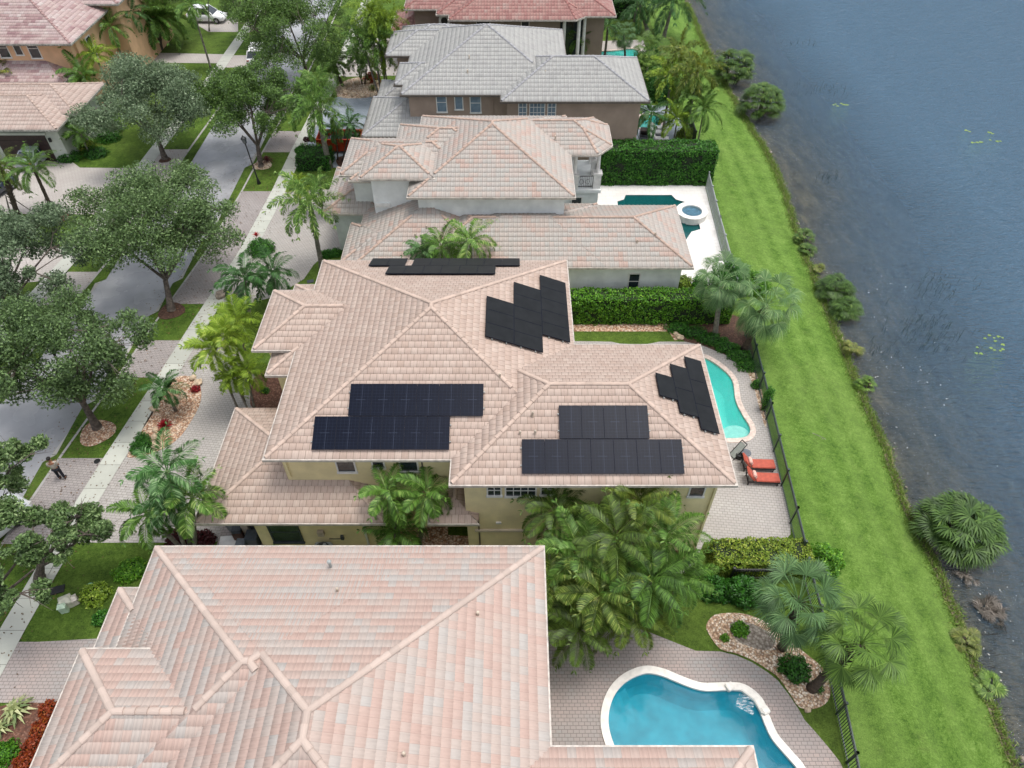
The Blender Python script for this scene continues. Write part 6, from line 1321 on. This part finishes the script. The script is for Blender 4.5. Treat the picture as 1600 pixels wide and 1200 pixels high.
mb.build('fan_grille', 'alu', e); MB().bb(-.55, -.55, 0, .55, .55, .05).build('pad', 'curb', e)

# utility boxes on the lawn
g = 'utility boxes on the near lawn'
for x, y, w_, d_, h_, col, rz, t in ((108, 945, .5, .45, .62, (196, 196, 178), .5, 'largest cream utility box on the lawn'), (118, 942, .36, .34, .5, (212, 204, 194), .6, 'pinkish cream utility box behind the largest'), (103, 954, .34, .3, .6, (186, 208, 184), .3, 'mint green utility box on the lawn')):
    c = at(x, y); e = empty('utility_box', (c[0], c[1], 0), rz, t, 'utility box', g); mt = simple('box_%d_%d' % (col[0], col[2]), col, .5, .1, 5); MB().bb(-w_ / 2, -d_ / 2, 0, w_ / 2, d_ / 2, h_ * .8).build('body', mt, e, bevel=.02); MB().add([(-w_ / 2 - .02, -d_ / 2 - .02, h_ * .8), (w_ / 2 + .02, -d_ / 2 - .02, h_ * .8), (w_ / 2 + .02, d_ / 2 + .02, h_ * .8), (-w_ / 2 - .02, d_ / 2 + .02, h_ * .8), (-w_ / 2 * .7, 0, h_), (w_ / 2 * .7, 0, h_)], [(3, 2, 1, 0), (0, 1, 5, 4), (1, 2, 5), (2, 3, 4, 5), (3, 0, 4)]).build('lid', mt, e)
c = at(90, 922); o = MB().box((0, 0, .02), (.62, .42, .05), .3).build('manhole_grate', 'black', None, bevel=.01); o.location = (c[0], c[1], 0); tag(o, 'black grate cover beside the cream utility boxes', 'cover')
c = at(140, 917); o = MB().lathe((0, 0, 0), [(.2, 0), (.2, .04), (.16, .06)], 16).build('valve_cover', simple('mint', (120, 166, 140), .6, .1, 5), None); o.location = (c[0], c[1], 0); tag(o, 'mint green round valve cover in the lawn', 'cover')
c = at(152, 721); o = MB().lathe((0, 0, 0), [(.17, .01), (.17, .025), (.13, .03)], 18).build('drain_cover', 'black', None); o.location = (c[0], c[1], .01); tag(o, 'black round cover on the paved crossing near the person', 'cover')
c = at(485, 440); o = MB().box((0, 0, .02), (.45, .32, .05), .3).build('meter_cover', 'dgrey', None, bevel=.01); o.location = (c[0], c[1], 0); tag(o, 'grey meter cover in the lawn strip', 'cover')

# street lamps, mailbox, urn
def lamp(label, b, h, group='black street lamps'):
    e = empty('street_lamp', b, 0, label, 'street lamp', group)
    MB().lathe((0, 0, 0), [(.16, 0), (.16, .1), (.10, .35), (.06, .5), (.045, h - .1), (.07, h)], 12).build('pole', 'black', e, smooth=True)
    MB().lathe((0, 0, h), [(.06, 0), (.15, .1), (.2, .4), (.19, .42)], 8).build('lantern', 'glass', e); MB().lathe((0, 0, h), [(.24, .42), (.2, .5), (.06, .62), (.02, .74)], 8).build('lamp_cap', 'black', e); return e
b = at(405, 287); x, z = on_wall(388, 218, b[1]); e = lamp('black street lamp with lantern beside the rounded oak', b, 3.5); e.rotation_euler = (0, R(-3), 0)
b = at(186, 606); lamp('short black lamp post on the mown verge by the gravel ring', b, 1.2, 'black street lamps')
def mailbox(label, b):
    e = empty('mailbox', b, R(10), label, 'mailbox'); MB().bb(-.05, -.05, 0, .05, .05, 1.25).bb(-.03, -.04, .85, .5, .04, .92).build('post', 'black', e)
    V = [(x, -.0 + .13 * math.cos(t), 1.02 + .13 * math.sin(t) + (0 if t >= 0 else 0)) for x in (.0, .55) for t in np.linspace(0, math.pi, 9)]; n = 9
    mb = MB().add(V + [(0, -.13, .93), (0, .13, .93), (.55, -.13, .93), (.55, .13, .93)], [(i, i + 1, n + i + 1, n + i) for i in range(8)] + [tuple(range(9)) + (18, 19), tuple(range(9, 18)) + (20, 21), (18, 20, 21, 19), (0, 9, 21, 19), (8, 18, 20, 17)]); mb.build('box', 'black', e)
mailbox('black mailbox on a post on the far verge', at(88, 473))
c = at(473, 256); e = empty('urn', (c[0], c[1], 0), 0, 'tall white urn with a dark plant by the skip', 'urn')
MB().lathe((0, 0, 0), [(.34, 0), (.34, .14), (.2, .2), (.16, .55), (.26, .62), (.2, .68), (.34, .95), (.4, 1.05), (.36, 1.08)], 18).build('pot', 'wall_C', e, smooth=True)
V, F = leafball([(0, 0, 1.25)], [.42], 500, .16, .08); link('foliage', npmesh('foliage', V, F), 'hedge', e)
mb = MB(); 
for i in range(2):
    c = at(483 + i * 8, 240); e = empty('dark_sapling', (c[0], c[1], 0), 0, ('slim dark sapling by the urn', 'slim dark sapling nearer the skip')[i], 'plant'); MB().tube([(0, 0, 0), (.05, 0, 1.2)], [.03, .02], 6).build('stem', 'ptrunk_d', e); V, F = leafball([(.05, 0, 1.3)], [.3], 260, .16, .07); link('leaves', npmesh('leaves', V, F), 'maroon', e)

# ------------------------------------------------------------------ PERSON on the paved crossing
M['skin'] = simple('skin', (150, 104, 78), .6, .05, 5); M['shirt'] = simple('grey_shirt', (176, 168, 156), .85, .08, 8); M['trouser'] = simple('navy_trousers', (30, 34, 44), .85, .1, 8); M['hair'] = simple('black_hair', (22, 18, 16), .7, .2, 20); M['shoe'] = simple('black_shoe', (26, 24, 24), .5, .1, 8)
def skinned(name, verts, edges, radii, mat, parent, sub=2, root=0):
    me = bpy.data.meshes.new(name); me.from_pydata(verts, edges, []); o = bpy.data.objects.new(name, me); COL.objects.link(o)
    md = o.modifiers.new('skin', 'SKIN'); md.use_smooth_shade = True
    for i, r in enumerate(radii):
        sv = me.skin_vertices[0].data[i]; sv.radius = r if isinstance(r, tuple) else (r, r); sv.use_root = i == root
    o.modifiers.new('sub', 'SUBSURF').levels = sub; o.modifiers['sub'].render_levels = sub
    bpy.context.view_layer.update(); dg = bpy.context.evaluated_depsgraph_get(); m2 = bpy.data.meshes.new_from_object(o.evaluated_get(dg)); bpy.data.objects.remove(o)
    m2.materials.clear(); return link(name, m2, mat, parent)
foot = at(99, 748); e = empty('person', (foot[0], foot[1], .012), R(200), 'person in pale shirt and dark trousers looking down at a phone', 'person')
vs = [(0, 0, .92), (0, .01, 1.12), (0, .0, 1.34), (0, -.01, 1.44), (0, -.03, 1.52), (0, -.05, 1.62), (0, -.045, 1.70),      # 0-6 spine to head
      (-.10, 0, .88), (-.11, .02, .50), (-.12, .05, .09), (-.13, -.10, .04), (.10, 0, .88), (.12, -.04, .50), (.14, -.02, .09), (.15, -.17, .04),   # 7-14 legs
      (-.19, 0, 1.38), (-.24, -.02, 1.10), (-.12, -.26, 1.12), (-.07, -.31, 1.14), (.19, 0, 1.38), (.25, -.02, 1.10), (.10, -.24, 1.13), (.05, -.30, 1.15)]   # 15-22 arms
ed = [(0, 1), (1, 2), (2, 3), (3, 4), (4, 5), (5, 6), (0, 7), (7, 8), (8, 9), (9, 10), (0, 11), (11, 12), (12, 13), (13, 14), (2, 15), (15, 16), (16, 17), (17, 18), (2, 19), (19, 20), (20, 21), (21, 22)]
rd = [(.14, .10), (.13, .09), (.15, .10), .06, .055, .10, .075, .085, .06, .042, .035, .085, .06, .042, .035, .055, .043, .03, .028, .055, .043, .03, .028]
skinned('body', vs, ed, rd, 'skin', e)
skinned('shirt', [vs[i] for i in (0, 1, 2)] + [(0, -.005, 1.40)] + [vs[15], (-.225, -.01, 1.2), vs[19], (.23, -.01, 1.2)], [(0, 1), (1, 2), (2, 3), (2, 4), (4, 5), (2, 6), (6, 7)], [(.165, .125), (.16, .12), (.175, .125), .08, .075, .065, .075, .065], 'shirt', e)
skinned('trousers', [(0, 0, .94), vs[7], vs[8], (-.12, .05, .12), vs[11], vs[12], (.14, -.02, .12)], [(0, 1), (1, 2), (2, 3), (0, 4), (4, 5), (5, 6)], [(.155, .115), .10, .078, .06, .10, .078, .06], 'trouser', e)
hm = MB(); hm.lathe((0, -.035, 1.655), [(.095, 0), (.112, .05), (.10, .10), (.06, .135), (.01, .145)], 14, .92, 1.1); hm.build('hair', 'hair', e, smooth=True)
fm = MB(); fm.box((-.035, -.155, 1.64), (.02, .012, .012)); fm.box((.035, -.155, 1.64), (.02, .012, .012)); fm.build('eyes', 'hair', e)
fm = MB(); fm.add([(0, -.15, 1.63), (-.014, -.15, 1.595), (.014, -.15, 1.595), (0, -.175, 1.598)], [(0, 1, 3), (0, 3, 2), (1, 2, 3)]).box((0, -.148, 1.57), (.045, .012, .01)).build('face', 'skin', e)
for s, px_ in ((-1, -.07), (1, .05)):
    hp = Vector((px_, -.31, 1.145)); h_ = MB().box(hp, (.07, .09, .028), 0, .3)
    for i in range(4): a = Vector((px_ - .028 + i * .019, -.35, 1.15)); h_.tube([a, a + Vector((0, -.035, .0)), a + Vector((-s * .01, -.05, -.02))], [.009, .008, .006], 6)
    h_.tube([hp + Vector((-s * .035, .0, .01)), hp + Vector((-s * .05, -.04, .03))], [.011, .008], 6); h_.build('hand', 'skin', e, smooth=True)
for x, y in ((-.13, -.02), (.145, -.09)): MB().bb(x - .045, y - .15, 0, x + .045, y + .1, .09).build('shoe', 'shoe', e, bevel=.03)
o = MB().box((0, 0, 0), (.08, .15, .012), 0, .6).build('phone', 'black', None); o.location = e.matrix_basis @ Vector((-.01, -.36, 1.19)); o.rotation_euler = (0, 0, R(200)); tag(o, 'dark phone held by the person', 'phone')

# person carries on; last: a fallen twig on the bank
c = at(1284, 688, -.3); o = MB().tube([(-.5, .35, .02), (0, 0, .04), (.12, -.12, .03)], .015, 5).tube([(0, 0, .04), (-.12, -.14, .03)], .012, 5).build('twig', 'ptrunk', None); o.location = (c[0], c[1], -.1); tag(o, 'dry twig lying on the grassy bank', 'twig')
# leaf litter under the street oaks and along the verges
P = []
for y in RNG.random(2600) * 70 + 10:
    x = XR(y) + RNG.choice([-2.0, -.2, -10.0, -3.4, .8]) + RNG.normal() * .9
    P.append((x, y, .045 if not XR(y) - 8.4 < x < XR(y) - 3 else -.07))
P = np.array(P); n = len(P); V, F = leaf_quads(P, rdirs(n) * np.array([1, 1, .1]), np.tile([0, 0, 1.], (n, 1)) + rdirs(n) * .2, .09 + .05 * RNG.random(n), .05 + .02 * RNG.random(n))
o = link('fallen_leaves', npmesh('fallen_leaves', V, F), 'brown_leaf'); o['kind'] = 'stuff'; tag(o, 'brown fallen leaves along the street and sidewalks', 'leaves')
# shallow bench in the turquoise pool
bpy.context.view_layer.update()
